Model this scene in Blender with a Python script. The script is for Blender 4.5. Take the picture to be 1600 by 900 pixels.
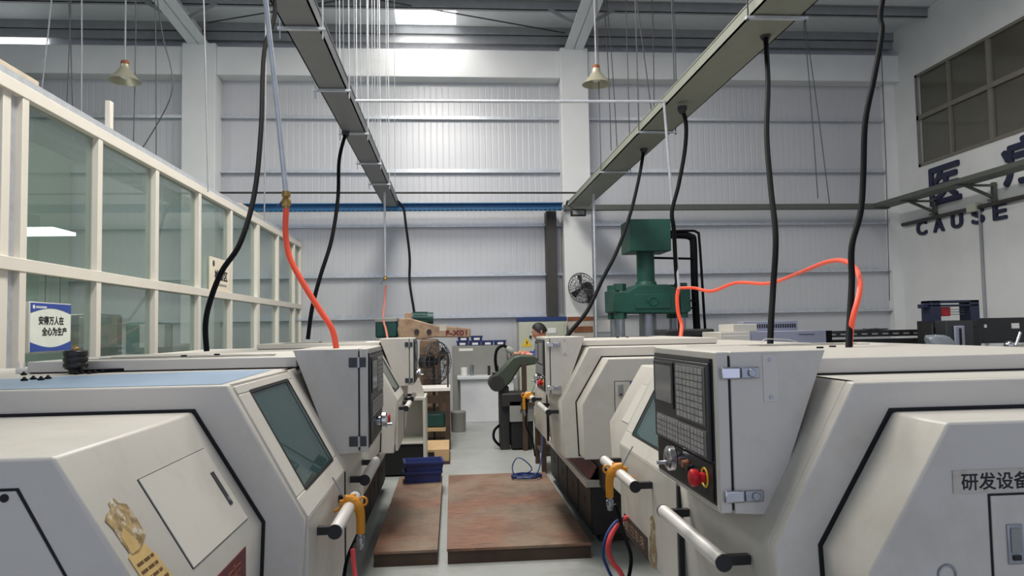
import bpy, bmesh, math, random
from mathutils import Vector, Matrix
random.seed(7)
sc = bpy.context.scene
for o in list(bpy.data.objects): bpy.data.objects.remove(o)
COL = sc.collection

# ------------------------------------------------------------------ camera
F_PX = 1150.0
YAW, PIT, ROL = 0.08243, 0.05455, 0.018
CAM = Vector((0, 0, 1.55))
Fv = Vector((math.sin(YAW)*math.cos(PIT), math.cos(YAW)*math.cos(PIT), math.sin(PIT)))
Rv0 = Vector((math.cos(YAW), -math.sin(YAW), 0)); Uv0 = Rv0.cross(Fv)
Rv = Rv0*math.cos(ROL) - Uv0*math.sin(ROL); Uv = Uv0*math.cos(ROL) + Rv0*math.sin(ROL)
cd = bpy.data.cameras.new('camera'); cam = bpy.data.objects.new('camera', cd); COL.objects.link(cam)
cd.sensor_fit = 'HORIZONTAL'; cd.sensor_width = 36; cd.lens = 36*F_PX/1600
cd.clip_start = 0.05; cd.clip_end = 200
m3 = Matrix((Rv, Uv, -Fv)).transposed()
cam.matrix_world = Matrix.Translation(CAM) @ m3.to_4x4()
sc.camera = cam

# ------------------------------------------------------------------ world, light, exposure
w = bpy.data.worlds.new('world'); sc.world = w; w.use_nodes = True
bg = w.node_tree.nodes['Background']; bg.inputs[0].default_value = (0.72, 0.78, 1.0, 1); bg.inputs[1].default_value = 0.98
sc.view_settings.view_transform = 'Standard'; sc.view_settings.look = 'None'
sc.view_settings.gamma = 1; sc.view_settings.use_curve_mapping = False
sc.view_settings.exposure = 0.06
def area(name, loc, sx, sy, power, col=(1, 0.96, 0.89), aim=None):
    l = bpy.data.lights.new(name, 'AREA'); l.shape = 'RECTANGLE'; l.size = sx; l.size_y = sy
    l.energy = power; l.color = col
    o = bpy.data.objects.new(name, l); COL.objects.link(o); o.location = loc
    if aim: o.rotation_euler = (Vector(aim)-Vector(loc)).to_track_quat('-Z', 'Y').to_euler()
    return o
# daylight falling through the roof lights (each sits just under its skylight panel)
SKY = [(-0.38, 12.5, 1.0, 0.86, 22), (-0.38, 8.2, 1.1, 3.0, 285), (-0.38, 3.6, 1.1, 2.4, 270),
       (5.6, 6.5, 1.1, 3.0, 70), (-6.8, 6.5, 1.1, 3.0, 60)]
for (x, y, sx, sy, p) in SKY: area('skylight_daylight', (x, y, 6.85), sx, sy, p)

# ------------------------------------------------------------------ helpers
def at(px, py, Y):
    d = Fv + Rv*(px-800)/F_PX - Uv*(py-450)/F_PX
    return CAM + d*(Y/d.y)
def s2l(c): c /= 255.0; return c/12.92 if c <= 0.04045 else ((c+0.055)/1.055)**2.4
def rgb(r, g, b): return (s2l(r), s2l(g), s2l(b), 1)
MATS = {}
def mat(name, col, rough=0.5, metal=0.0, var=0.06, scale=6.0, bump=0.0, spec=0.5, emit=None, es=0, stain=None, stain_amt=0.0, stain_scale=3.0):
    m = bpy.data.materials.new(name); m.use_nodes = True; nt = m.node_tree; b = nt.nodes['Principled BSDF']
    b.inputs['Roughness'].default_value = rough; b.inputs['Metallic'].default_value = metal
    b.inputs['Specular IOR Level'].default_value = spec
    if emit: b.inputs['Emission Color'].default_value = emit; b.inputs['Emission Strength'].default_value = es
    tc = nt.nodes.new('ShaderNodeTexCoord'); n = nt.nodes.new('ShaderNodeTexNoise')
    n.inputs['Scale'].default_value = scale; n.inputs['Detail'].default_value = 6
    nt.links.new(tc.outputs['Object'], n.inputs['Vector'])
    mr = nt.nodes.new('ShaderNodeMapRange'); mr.inputs['From Min'].default_value = 0.3; mr.inputs['From Max'].default_value = 0.7
    mr.inputs['To Min'].default_value = 1-var; mr.inputs['To Max'].default_value = 1+var
    nt.links.new(n.outputs['Fac'], mr.inputs['Value'])
    mx = nt.nodes.new('ShaderNodeMix'); mx.data_type = 'RGBA'; mx.blend_type = 'MULTIPLY'; mx.inputs[0].default_value = 1
    mx.inputs[6].default_value = col; nt.links.new(mr.outputs[0], mx.inputs[7])
    out = mx.outputs[2]
    if stain:
        n2 = nt.nodes.new('ShaderNodeTexNoise'); n2.inputs['Scale'].default_value = stain_scale; n2.inputs['Detail'].default_value = 8; n2.inputs['Roughness'].default_value = 0.7
        nt.links.new(tc.outputs['Object'], n2.inputs['Vector'])
        r2 = nt.nodes.new('ShaderNodeMapRange'); r2.inputs['From Min'].default_value = 0.5; r2.inputs['From Max'].default_value = 0.72; r2.inputs['To Max'].default_value = stain_amt
        nt.links.new(n2.outputs['Fac'], r2.inputs['Value'])
        m2 = nt.nodes.new('ShaderNodeMix'); m2.data_type = 'RGBA'; nt.links.new(r2.outputs[0], m2.inputs[0])
        nt.links.new(out, m2.inputs[6]); m2.inputs[7].default_value = stain; out = m2.outputs[2]
    nt.links.new(out, b.inputs['Base Color'])
    if bump:
        bp = nt.nodes.new('ShaderNodeBump'); bp.inputs['Strength'].default_value = bump; bp.inputs['Distance'].default_value = 0.01
        nt.links.new(n.outputs['Fac'], bp.inputs['Height']); nt.links.new(bp.outputs[0], b.inputs['Normal'])
    MATS[name] = m; return m

def glass_mat(name, tint, ior=1.5, rough=0.0, haze=0.0, hazecol=(0.5, 0.6, 0.55, 1)):
    m = bpy.data.materials.new(name); m.use_nodes = True; nt = m.node_tree
    for n in list(nt.nodes): nt.nodes.remove(n)
    o = nt.nodes.new('ShaderNodeOutputMaterial'); t = nt.nodes.new('ShaderNodeBsdfTransparent'); t.inputs[0].default_value = tint
    g = nt.nodes.new('ShaderNodeBsdfGlossy'); g.inputs['Roughness'].default_value = rough
    # Schlick reflectance from the facing term (symmetric for both faces of the thin pane)
    lw = nt.nodes.new('ShaderNodeLayerWeight'); lw.inputs[0].default_value = 0.5
    pw = nt.nodes.new('ShaderNodeMath'); pw.operation = 'POWER'; pw.inputs[1].default_value = 5; nt.links.new(lw.outputs['Facing'], pw.inputs[0])
    f = nt.nodes.new('ShaderNodeMath'); f.operation = 'MULTIPLY_ADD'; f.inputs[1].default_value = 0.96; f.inputs[2].default_value = ((ior-1)/(ior+1))**2
    nt.links.new(pw.outputs[0], f.inputs[0])
    mx = nt.nodes.new('ShaderNodeMixShader'); nt.links.new(f.outputs[0], mx.inputs[0])
    src = t.outputs[0]
    if haze:
        d = nt.nodes.new('ShaderNodeBsdfDiffuse'); d.inputs[0].default_value = hazecol
        m1 = nt.nodes.new('ShaderNodeMixShader'); m1.inputs[0].default_value = haze
        nt.links.new(t.outputs[0], m1.inputs[1]); nt.links.new(d.outputs[0], m1.inputs[2]); src = m1.outputs[0]
    nt.links.new(src, mx.inputs[1]); nt.links.new(g.outputs[0], mx.inputs[2]); nt.links.new(mx.outputs[0], o.inputs[0])
    MATS[name] = m; return m

ROOTM = {}
def M_of(o): return ROOTM.get(o.name, Matrix.Identity(4))
def tag(o, label=None, cat=None, group=None, kind=None):
    if label: o['label'] = label
    if cat: o['category'] = cat
    if group: o['group'] = group
    if kind: o['kind'] = kind
    return o
def thing(name, label, cat, loc=(0, 0, 0), rotz=0.0, group=None, kind=None):
    o = bpy.data.objects.new(name, None); COL.objects.link(o); o.empty_display_size = 0.1
    o.location = loc; o.rotation_euler = (0, 0, rotz)
    ROOTM[o.name] = Matrix.Translation(Vector(loc)) @ Matrix.Rotation(rotz, 4, 'Z')
    return tag(o, label, cat, group, kind)

class MB:
    def __init__(s): s.v = []; s.f = []
    def add(s, vs, fs):
        n = len(s.v); s.v += [Vector(p) for p in vs]; s.f += [[i+n for i in f] for f in fs]; return s
    def box(s, a, b):
        x0, y0, z0 = [min(a[i], b[i]) for i in range(3)]; x1, y1, z1 = [max(a[i], b[i]) for i in range(3)]
        return s.add([(x0,y0,z0),(x1,y0,z0),(x1,y1,z0),(x0,y1,z0),(x0,y0,z1),(x1,y0,z1),(x1,y1,z1),(x0,y1,z1)],
                     [(0,3,2,1),(4,5,6,7),(0,1,5,4),(1,2,6,5),(2,3,7,6),(3,0,4,7)])
    def prism(s, poly, axis, a, b):
        def p3(p, t):
            return (p[0], t, p[1]) if axis == 'y' else ((t, p[0], p[1]) if axis == 'x' else (p[0], p[1], t))
        n = len(poly)
        vs = [p3(p, a) for p in poly] + [p3(p, b) for p in poly]
        return s.add(vs, [list(range(n)), list(range(n, 2*n))[::-1]] + [(i, (i+1) % n, n+(i+1) % n, n+i) for i in range(n)])
    def plate(s, pts, nrm, t):
        n = len(pts); nv = Vector(nrm).normalized()*t
        vs = [Vector(p) for p in pts] + [Vector(p)+nv for p in pts]
        return s.add(vs, [list(range(n)), list(range(n, 2*n))[::-1]] + [(i, (i+1) % n, n+(i+1) % n, n+i) for i in range(n)])
    def bar(s, p, q, w, h, up=(0, 0, 1)):
        p, q = Vector(p), Vector(q); d = (q-p).normalized(); up = Vector(up)
        if abs(d.dot(up)) > .98: up = Vector((0, 1, 0))
        r = d.cross(up).normalized(); u = r.cross(d).normalized()
        c = [r*(-w/2)+u*(-h/2), r*(w/2)+u*(-h/2), r*(w/2)+u*(h/2), r*(-w/2)+u*(h/2)]
        return s.add([p+k for k in c]+[q+k for k in c], [(0,1,2,3),(7,6,5,4),(0,4,5,1),(1,5,6,2),(2,6,7,3),(3,7,4,0)])
    def cyl(s, p, q, r, r2=None, n=16):
        r2 = r if r2 is None else r2; p, q = Vector(p), Vector(q); d = (q-p).normalized()
        a = d.orthogonal().normalized(); b = d.cross(a)
        vs = []
        for (c, rr) in ((p, r), (q, r2)):
            for i in range(n):
                t = 2*math.pi*i/n; vs.append(c+(a*math.cos(t)+b*math.sin(t))*rr)
        return s.add(vs, [list(range(n))[::-1], list(range(n, 2*n))]+[(i, (i+1) % n, n+(i+1) % n, n+i) for i in range(n)])
    def lathe(s, c, axis, prof, n=24):
        c = Vector(c); d = Vector(axis).normalized(); a = d.orthogonal().normalized(); b = d.cross(a); vs = []; fs = []
        for (r, t) in prof:
            for i in range(n):
                k = 2*math.pi*i/n; vs.append(c+d*t+(a*math.cos(k)+b*math.sin(k))*max(r, 1e-4))
        for j in range(len(prof)-1):
            for i in range(n): fs.append((j*n+i, j*n+(i+1) % n, (j+1)*n+(i+1) % n, (j+1)*n+i))
        fs.append(list(range(n))[::-1]); fs.append([(len(prof)-1)*n+i for i in range(n)])
        return s.add(vs, fs)
    def ring(s, c, nrm, R, r, n=28, m=6):
        c = Vector(c); d = Vector(nrm).normalized(); a = d.orthogonal().normalized(); b = d.cross(a); vs = []; fs = []
        for i in range(n):
            t = 2*math.pi*i/n; e = a*math.cos(t)+b*math.sin(t)
            for j in range(m):
                k = 2*math.pi*j/m; vs.append(c+e*(R+r*math.cos(k))+d*r*math.sin(k))
        for i in range(n):
            for j in range(m): fs.append((i*m+j, ((i+1) % n)*m+j, ((i+1) % n)*m+(j+1) % m, i*m+(j+1) % m))
        return s.add(vs, fs)
    def ball(s, c, r, sc3=(1, 1, 1), n=16, m=10):
        c = Vector(c); vs = [c+Vector((0, 0, r*sc3[2]))]; fs = []
        for j in range(1, m):
            p = math.pi*j/m
            for i in range(n):
                t = 2*math.pi*i/n
                vs.append(c+Vector((r*sc3[0]*math.sin(p)*math.cos(t), r*sc3[1]*math.sin(p)*math.sin(t), r*sc3[2]*math.cos(p))))
        vs.append(c-Vector((0, 0, r*sc3[2]))); L = len(vs)-1
        for i in range(n): fs.append((0, 1+i, 1+(i+1) % n)); fs.append((L, 1+(m-2)*n+(i+1) % n, 1+(m-2)*n+i))
        for j in range(m-2):
            for i in range(n): fs.append((1+j*n+i, 1+(j+1)*n+i, 1+(j+1)*n+(i+1) % n, 1+j*n+(i+1) % n))
        return s.add(vs, fs)
    def tube(s, pts, r, n=8, sub=6, radii=None):
        P = [Vector(p) for p in pts]; out = []; rad = []
        if len(P) > 2:
            for i in range(len(P)-1):
                p0, p1, p2, p3 = P[max(i-1, 0)], P[i], P[i+1], P[min(i+2, len(P)-1)]
                for k in range(sub):
                    t = k/sub
                    out.append(0.5*((2*p1)+(p2-p0)*t+(2*p0-5*p1+4*p2-p3)*t*t+(3*p1-p0-3*p2+p3)*t**3))
                    rad.append(r if not radii else radii[i]*(1-t)+radii[i+1]*t)
            out.append(P[-1]); rad.append(r if not radii else radii[-1])
        else: out = P; rad = [r, r] if not radii else radii
        d0 = (out[1]-out[0]).normalized(); a = d0.orthogonal().normalized(); vs = []; fs = []
        for i, p in enumerate(out):
            d = (out[min(i+1, len(out)-1)]-out[max(i-1, 0)]).normalized()
            a = (a-d*a.dot(d)).normalized(); b = d.cross(a)
            for j in range(n):
                t = 2*math.pi*j/n; vs.append(p+(a*math.cos(t)+b*math.sin(t))*rad[i])
        for i in range(len(out)-1):
            for j in range(n): fs.append((i*n+j, i*n+(j+1) % n, (i+1)*n+(j+1) % n, (i+1)*n+j))
        fs.append(list(range(n))[::-1]); fs.append([(len(out)-1)*n+j for j in range(n)])
        return s.add(vs, fs)
    def build(s, name, m, parent=None, bevel=0.0, seg=2, local=False, smooth=True, kind=None, label=None):
        me = bpy.data.meshes.new(name)
        if parent is None:
            xs = [v.x for v in s.v]; ys = [v.y for v in s.v]; zs = [v.z for v in s.v]
            org = Vector(((min(xs)+max(xs))/2, (min(ys)+max(ys))/2, min(zs))); vs = [v-org for v in s.v]
        else:
            org = None; Mi = Matrix.Identity(4) if local else M_of(parent).inverted(); vs = [Mi @ v for v in s.v]
        bm = bmesh.new(); bv = [bm.verts.new(v) for v in vs]
        for f in s.f:
            try: bm.faces.new([bv[i] for i in f])
            except ValueError: pass
        bmesh.ops.recalc_face_normals(bm, faces=bm.faces)
        if smooth:
            for f in bm.faces: f.smooth = True
            for e in bm.edges:
                if len(e.link_faces) == 2 and e.calc_face_angle(0) > 0.6: e.smooth = False
        bm.to_mesh(me); bm.free()
        me.materials.append(MATS[m] if isinstance(m, str) else m)
        o = bpy.data.objects.new(name, me); COL.objects.link(o)
        if parent is None: o.location = org; ROOTM[o.name] = Matrix.Translation(org)
        else: o.parent = parent; ROOTM[o.name] = M_of(parent)
        if bevel:
            bv_ = o.modifiers.new('bevel', 'BEVEL'); bv_.width = bevel; bv_.segments = seg; bv_.limit_method = 'ANGLE'; bv_.angle_limit = 0.6
        if kind: o['kind'] = kind
        if label: o['label'] = label
        return o

def text_mb(body, origin, right, up, w, h, depth=0.002, bold=0.0):
    """lettering whose bounding box has its lower-left at origin and measures w x h"""
    cu = bpy.data.curves.new('lettering', 'FONT'); cu.body = body; cu.extrude = 0.02; cu.size = 1
    ob = bpy.data.objects.new('lettering', cu); COL.objects.link(ob)
    dg = bpy.context.evaluated_depsgraph_get(); dg.update()
    me = bpy.data.meshes.new_from_object(ob.evaluated_get(dg))
    mb = MB(); vs = [v.co.copy() for v in me.vertices]; fs = [list(p.vertices) for p in me.polygons]
    bpy.data.objects.remove(ob); bpy.data.curves.remove(cu); bpy.data.meshes.remove(me)
    if not vs: return mb
    x0 = min(v.x for v in vs); x1 = max(v.x for v in vs); y0 = min(v.y for v in vs); y1 = max(v.y for v in vs)
    z0 = min(v.z for v in vs); z1 = max(v.z for v in vs)
    o = Vector(origin); r = Vector(right).normalized(); u = Vector(up).normalized(); n = r.cross(u)
    offs = [(0, 0)] if not bold else [(bold*math.cos(k*math.pi/4), bold*math.sin(k*math.pi/4)) for k in range(8)]
    for ik, (dx, dz) in enumerate(offs):
        mb.add([o + r*((v.x-x0)/(x1-x0)*w+dx) + u*((v.y-y0)/(y1-y0)*h+dz) + n*((v.z-z0)/(z1-z0)*depth*(1+.03*ik)) for v in vs], fs)
    return mb
def single(mb, name, m, label, cat, group=None, bevel=0.0):
    return tag(mb.build(name, m, bevel=bevel), label, cat, group)

# ------------------------------------------------------------------ materials
mat('paint', rgb(203, 199, 190), 0.42, var=0.03, scale=3, stain=rgb(150, 135, 112), stain_amt=0.25, stain_scale=4)
mat('paint_clean', rgb(205, 201, 192), 0.4, var=0.02, scale=3)
mat('black_gap', rgb(16, 16, 18), 0.7)
mat('black_plastic', rgb(26, 26, 28), 0.35, var=0.05)
mat('panel_black', rgb(30, 30, 33), 0.45)
mat('bezel', rgb(52, 53, 57), 0.4)
mat('key', rgb(150, 148, 146), 0.6, var=0.2, scale=60)
mat('key_dark', rgb(105, 104, 104), 0.6)
mat('screen', rgb(104, 106, 110), 0.12, spec=0.8)
mat('chrome', rgb(205, 205, 210), 0.2, 1.0)
mat('alu', rgb(225, 222, 218), 0.42, 0.35, var=0.03)
mat('steel', rgb(165, 168, 174), 0.35, 0.9)
mat('galv', rgb(198, 202, 208), 0.35, 0.4, var=0.1, scale=14)
mat('red_plastic', rgb(190, 24, 36), 0.35)
mat('dark_iron', rgb(38, 37, 38), 0.6, var=0.15, stain=rgb(62, 52, 44), stain_amt=0.6)
mat('dark_rust', rgb(70, 26, 26), 0.6, var=0.2)
mat('tray_red', rgb(120, 42, 42), 0.5, var=0.15)
mat('lining', rgb(150, 186, 184), 0.5, var=0.1)
mat('blue_film', rgb(142, 165, 190), 0.4, var=0.05)
mat('yellow', rgb(214, 142, 28), 0.45, var=0.08)
mat('hose_orange', rgb(255, 92, 62), 0.45)
mat('hose_pink', rgb(240, 82, 84), 0.45)
mat('hose_faded', rgb(214, 128, 112), 0.5)
mat('hose_blue', rgb(38, 62, 118), 0.4)
mat('rubber', rgb(13, 14, 17), 0.6, spec=0.12)
mat('wire_grey', rgb(150, 152, 156), 0.5)
mat('wire_dark', rgb(60, 62, 68), 0.5)
mat('label_paper', rgb(196, 190, 178), 0.6, var=0.05, stain=rgb(150, 130, 96), stain_amt=0.5, stain_scale=30)
mat('label_yellow', rgb(196, 166, 108), 0.55, var=0.12, scale=40)
mat('label_torn', rgb(150, 126, 84), 0.6, var=0.5, scale=60, stain=rgb(214, 208, 194), stain_amt=1.4, stain_scale=40)
mat('label_ink', rgb(92, 62, 30), 0.6)
mat('ink', rgb(28, 28, 34), 0.6)
mat('plate_red', rgb(110, 24, 34), 0.4, var=0.2, scale=25)
mat('plate_red_text', rgb(160, 80, 62), 0.5)
mat('white', rgb(232, 230, 226), 0.5, var=0.02)
mat('white_plaster', rgb(228, 229, 229), 0.75, var=0.04, scale=2, bump=0.05)
mat('wall_lettering', rgb(34, 38, 66), 0.5)
mat('roof_sheet', rgb(222, 226, 230), 0.6, var=0.03)
mat('purlin', rgb(150, 152, 154), 0.55, 0.2, var=0.08)
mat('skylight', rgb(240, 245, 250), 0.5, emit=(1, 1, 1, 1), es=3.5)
mat('tray_grey', rgb(122, 124, 128), 0.5, 0.15, var=0.05)
mat('tray_cream', rgb(130, 133, 121), 0.5, var=0.05)
mat('rail_blue', rgb(34, 104, 152), 0.45, var=0.08)
mat('rail_green_grey', rgb(88, 93, 86), 0.5, var=0.08)
mat('alu_frame', rgb(226, 220, 208), 0.45, var=0.02)
mat('green_press', rgb(20, 76, 62), 0.5, var=0.15, scale=5, stain=rgb(22, 60, 50), stain_amt=0.6)
mat('motor_green', rgb(20, 66, 62), 0.45, var=0.12)
mat('mill_tan', rgb(158, 132, 108), 0.55, var=0.15, scale=9, stain=rgb(98, 74, 56), stain_amt=0.7, stain_scale=7)
mat('mill_brown', rgb(110, 88, 70), 0.6, var=0.25, scale=10, stain=rgb(60, 44, 36), stain_amt=0.7, stain_scale=8)
mat('olive', rgb(58, 68, 54), 0.5, var=0.15)
mat('cab_grey', rgb(142, 142, 138), 0.55, var=0.05)
mat('ecab_cream', rgb(186, 188, 172), 0.5, var=0.04)
mat('blue_dark', rgb(34, 58, 112), 0.5)
mat('blue_bin', rgb(38, 52, 110), 0.45, var=0.1)
mat('bench_white', rgb(214, 216, 220), 0.5, var=0.03)
mat('wood_dark', rgb(66, 50, 38), 0.7, var=0.2)
mat('old_plank', rgb(196, 182, 160), 0.7, var=0.1)
mat('wood_light', rgb(188, 156, 116), 0.65, var=0.1)
mat('lavender', rgb(150, 153, 172), 0.5, var=0.03)
mat('dark_machine', rgb(34, 35, 38), 0.5, var=0.15, stain=rgb(70, 60, 48), stain_amt=0.4)
mat('navy', rgb(34, 40, 66), 0.5)
mat('plastic_clear', rgb(170, 178, 184), 0.25, var=0.15, scale=20)
mat('skin', rgb(196, 140, 114), 0.55, var=0.04)
mat('hair', rgb(26, 24, 24), 0.6, var=0.2, scale=80)
mat('shirt_blue', rgb(38, 62, 140), 0.75, var=0.08)
mat('shirt_red', rgb(196, 86, 84), 0.75, var=0.08)
mat('trousers', rgb(36, 40, 60), 0.8)
mat('shoe', rgb(24, 24, 24), 0.6)
mat('rust', rgb(140, 84, 56), 0.7, var=0.25)
mat('lamp_shade', rgb(172, 168, 148), 0.4, 0.5, var=0.08)
mat('brass', rgb(170, 140, 84), 0.35, 0.8)
mat('warn_yellow', rgb(230, 190, 30), 0.5)
mat('led', rgb(250, 250, 250), 0.5, emit=(1, 1, 1, 1), es=3.5)
mat('win_dark', rgb(84, 82, 70), 0.12, var=0.06, scale=1, spec=0.8)
mat('win_frame', rgb(120, 116, 106), 0.5)
mat('room_wall', rgb(160, 174, 164), 0.8, var=0.05, scale=2)
mat('sign_body', rgb(230, 236, 224), 0.4)
mat('sign_blue', rgb(52, 78, 158), 0.4)
mat('sign_light', rgb(170, 210, 226), 0.4)
mat('sign_cream', rgb(238, 226, 204), 0.45)
mat('dark_col', rgb(62, 60, 58), 0.6, var=0.08)
glass_mat('glass', (0.84, 0.90, 0.87, 1), 1.45, haze=0.22, hazecol=rgb(140, 156, 148))
glass_mat('clear_plastic', (0.8, 0.84, 0.88, 1), 1.5, rough=.15, haze=0.55, hazecol=rgb(170, 178, 186))
glass_mat('door_glass', (0.70, 0.84, 0.82, 1), 1.5, haze=0.16, hazecol=rgb(110, 150, 150))
def floor_mat():
    m = mat('floor', rgb(160, 163, 160), 0.38, var=0.08, scale=1.5, stain=rgb(112, 112, 108), stain_amt=0.6, stain_scale=1.2, bump=0.02)
floor_mat()
def plywood(name, base, red):
    m = bpy.data.materials.new(name); m.use_nodes = True; nt = m.node_tree; b = nt.nodes['Principled BSDF']; b.inputs['Roughness'].default_value = 0.6
    tc = nt.nodes.new('ShaderNodeTexCoord'); mp = nt.nodes.new('ShaderNodeMapping'); mp.inputs['Scale'].default_value = (2.2, 22, 4)
    nt.links.new(tc.outputs['Object'], mp.inputs[0])
    n = nt.nodes.new('ShaderNodeTexNoise'); n.inputs['Scale'].default_value = 3; n.inputs['Detail'].default_value = 8; n.inputs['Roughness'].default_value = .7
    nt.links.new(mp.outputs[0], n.inputs['Vector'])
    n2 = nt.nodes.new('ShaderNodeTexNoise'); n2.inputs['Scale'].default_value = 1.6; n2.inputs['Detail'].default_value = 4
    nt.links.new(tc.outputs['Object'], n2.inputs['Vector'])
    r1 = nt.nodes.new('ShaderNodeValToRGB'); r1.color_ramp.elements[0].position = .35; r1.color_ramp.elements[1].position = .65
    r1.color_ramp.elements[0].color = rgb(84, 62, 50); r1.color_ramp.elements[1].color = red
    r2 = nt.nodes.new('ShaderNodeValToRGB'); r2.color_ramp.elements[0].position = .42; r2.color_ramp.elements[1].position = .6
    r2.color_ramp.elements[0].color = (0, 0, 0, 1); r2.color_ramp.elements[1].color = (.75, .75, .75, 1)
    nt.links.new(n.outputs['Fac'], r1.inputs[0]); nt.links.new(n2.outputs['Fac'], r2.inputs[0])
    mx = nt.nodes.new('ShaderNodeMix'); mx.data_type = 'RGBA'; nt.links.new(r2.outputs[0], mx.inputs[0])
    nt.links.new(r1.outputs[0], mx.inputs[6]); mx.inputs[7].default_value = base
    n3 = nt.nodes.new('ShaderNodeTexNoise'); n3.inputs['Scale'].default_value = 2.3; n3.inputs['Detail'].default_value = 9; n3.inputs['Roughness'].default_value = .75
    nt.links.new(tc.outputs['Object'], n3.inputs['Vector'])
    r3 = nt.nodes.new('ShaderNodeValToRGB'); r3.color_ramp.elements[0].position = .48; r3.color_ramp.elements[1].position = .72; r3.color_ramp.elements[1].color = (.8, .8, .8, 1)
    m3_ = nt.nodes.new('ShaderNodeMix'); m3_.data_type = 'RGBA'; nt.links.new(n3.outputs['Fac'], r3.inputs[0]); nt.links.new(r3.outputs[0], m3_.inputs[0])
    nt.links.new(mx.outputs[2], m3_.inputs[6]); m3_.inputs[7].default_value = rgb(74, 62, 52)
    nt.links.new(m3_.outputs[2], b.inputs['Base Color']); MATS[name] = m
plywood('plywood', rgb(132, 118, 100), rgb(150, 106, 84))
def panel_wall(name, col, pitch=0.11):
    """insulated sheet wall: fine vertical ribs"""
    m = mat(name, col, 0.38, 0.15, var=0.03, scale=0.7); nt = m.node_tree; b = nt.nodes['Principled BSDF']
    tc = nt.nodes.new('ShaderNodeTexCoord'); wv = nt.nodes.new('ShaderNodeTexWave'); wv.wave_type = 'BANDS'; wv.bands_direction = 'X'
    wv.inputs['Scale'].default_value = 0.314/pitch; nt.links.new(tc.outputs['Object'], wv.inputs['Vector'])
    rp = nt.nodes.new('ShaderNodeValToRGB'); rp.color_ramp.elements[0].position = 0.0; rp.color_ramp.elements[1].position = 0.12
    nt.links.new(wv.outputs['Fac'], rp.inputs[0])
    bp = nt.nodes.new('ShaderNodeBump'); bp.inputs['Strength'].default_value = 0.35; bp.inputs['Distance'].default_value = 0.004
    nt.links.new(rp.outputs[0], bp.inputs['Height']); nt.links.new(bp.outputs[0], b.inputs['Normal'])
panel_wall('sheet_wall', rgb(201, 202, 206))

# ------------------------------------------------------------------ the hall
WY = 13.2
MB().box((-9, -8, -0.1), (8.6, 13.4, 0)).build('floor', 'floor', kind='structure')
wb = thing('wall_back', None, None, (0, WY, 0), kind='structure')
MB().box((-9, WY, 0), (8.6, WY+.1, 7.2)).build('sheet_cladding', 'sheet_wall', wb)
for z in (1.79, 2.53, 3.42, 4.40, 5.37):
    for (xa, xb) in ((-9, -4.56), (-4.0, 2.0), (2.5, 8.4)):
        g = MB(); g.box((xa, WY-.10, z-.045), (xb, WY, z-.03)); g.box((xa, WY-.012, z-.03), (xb, WY, z+.04)); g.box((xa, WY-.10, z-.03), (xb, WY-.09, z-.005))
        g.build('girt', 'galv', wb)
for i, (xa, xb) in enumerate(((-9, -4.56), (-4.0, 2.0), (2.5, 8.4))):
    MB().box((xa, WY-.32, 6.02), (xb, WY, 6.52)).build('trim_%d' % (i+1), 'white_plaster', kind='structure', bevel=.01)
MB().box((-4.56, WY-.38, 0), (-4.0, WY, 6.56)).build('trim_4', 'white_plaster', kind='structure', bevel=.012)
MB().box((2.0, WY-.38, 0), (2.5, WY, 6.56)).build('trim_5', 'white_plaster', kind='structure', bevel=.012)
MB().box((1.70, WY-.30, 0), (1.88, WY-.02, 3.62)).build('trim_6', 'dark_col', kind='structure')
# corner pilaster and right wall
MB().box((8.2, WY-.14, 0), (8.4, WY, 6.1)).build('trim_7', 'white_plaster', kind='structure')
rw = MB(); Y0, Y1, Z0, Z1 = 5.0, 12.42, 4.30, 5.97
rw.box((8.4, -8, 0), (8.6, WY, Z0)); rw.box((8.4, -8, Z1), (8.6, WY, 7.6)); rw.box((8.4, Y1, Z0), (8.6, WY, Z1)); rw.box((8.4, -8, Z0), (8.6, Y0, Z1))
rw.build('wall_right', 'white_plaster', kind='structure')
wn = thing('window_1', None, None, (8.4, 11, Z0), kind='structure')
fr = MB()
fr.box((8.38, Y0, Z0), (8.46, Y1, Z0+.05)); fr.box((8.38, Y0, Z1-.05), (8.46, Y1, Z1)); fr.box((8.38, Y1-.06, Z0), (8.46, Y1, Z1))
ZM = 5.18; fr.box((8.38, Y0, ZM-.04), (8.46, Y1, ZM+.04))
ys = [12.36, 11.55, 10.62, 9.7, 8.8, 7.9, 7.0, 6.1, 5.1]
for k, y in enumerate(ys[1:]): ww = .05 if k % 2 == 0 else .09; fr.box((8.385, y-ww/2, Z0), (8.455, y+ww/2, Z1))
fr.build('window_frame', 'win_frame', wn)
for a, b in zip(ys[:-1], ys[1:]):
    for (za, zb) in ((Z0+.05, ZM-.04), (ZM+.04, Z1-.05)):
        MB().box((8.42, b+.03, za), (8.43, a-.03, zb)).build('pane', 'win_dark', wn)
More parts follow.
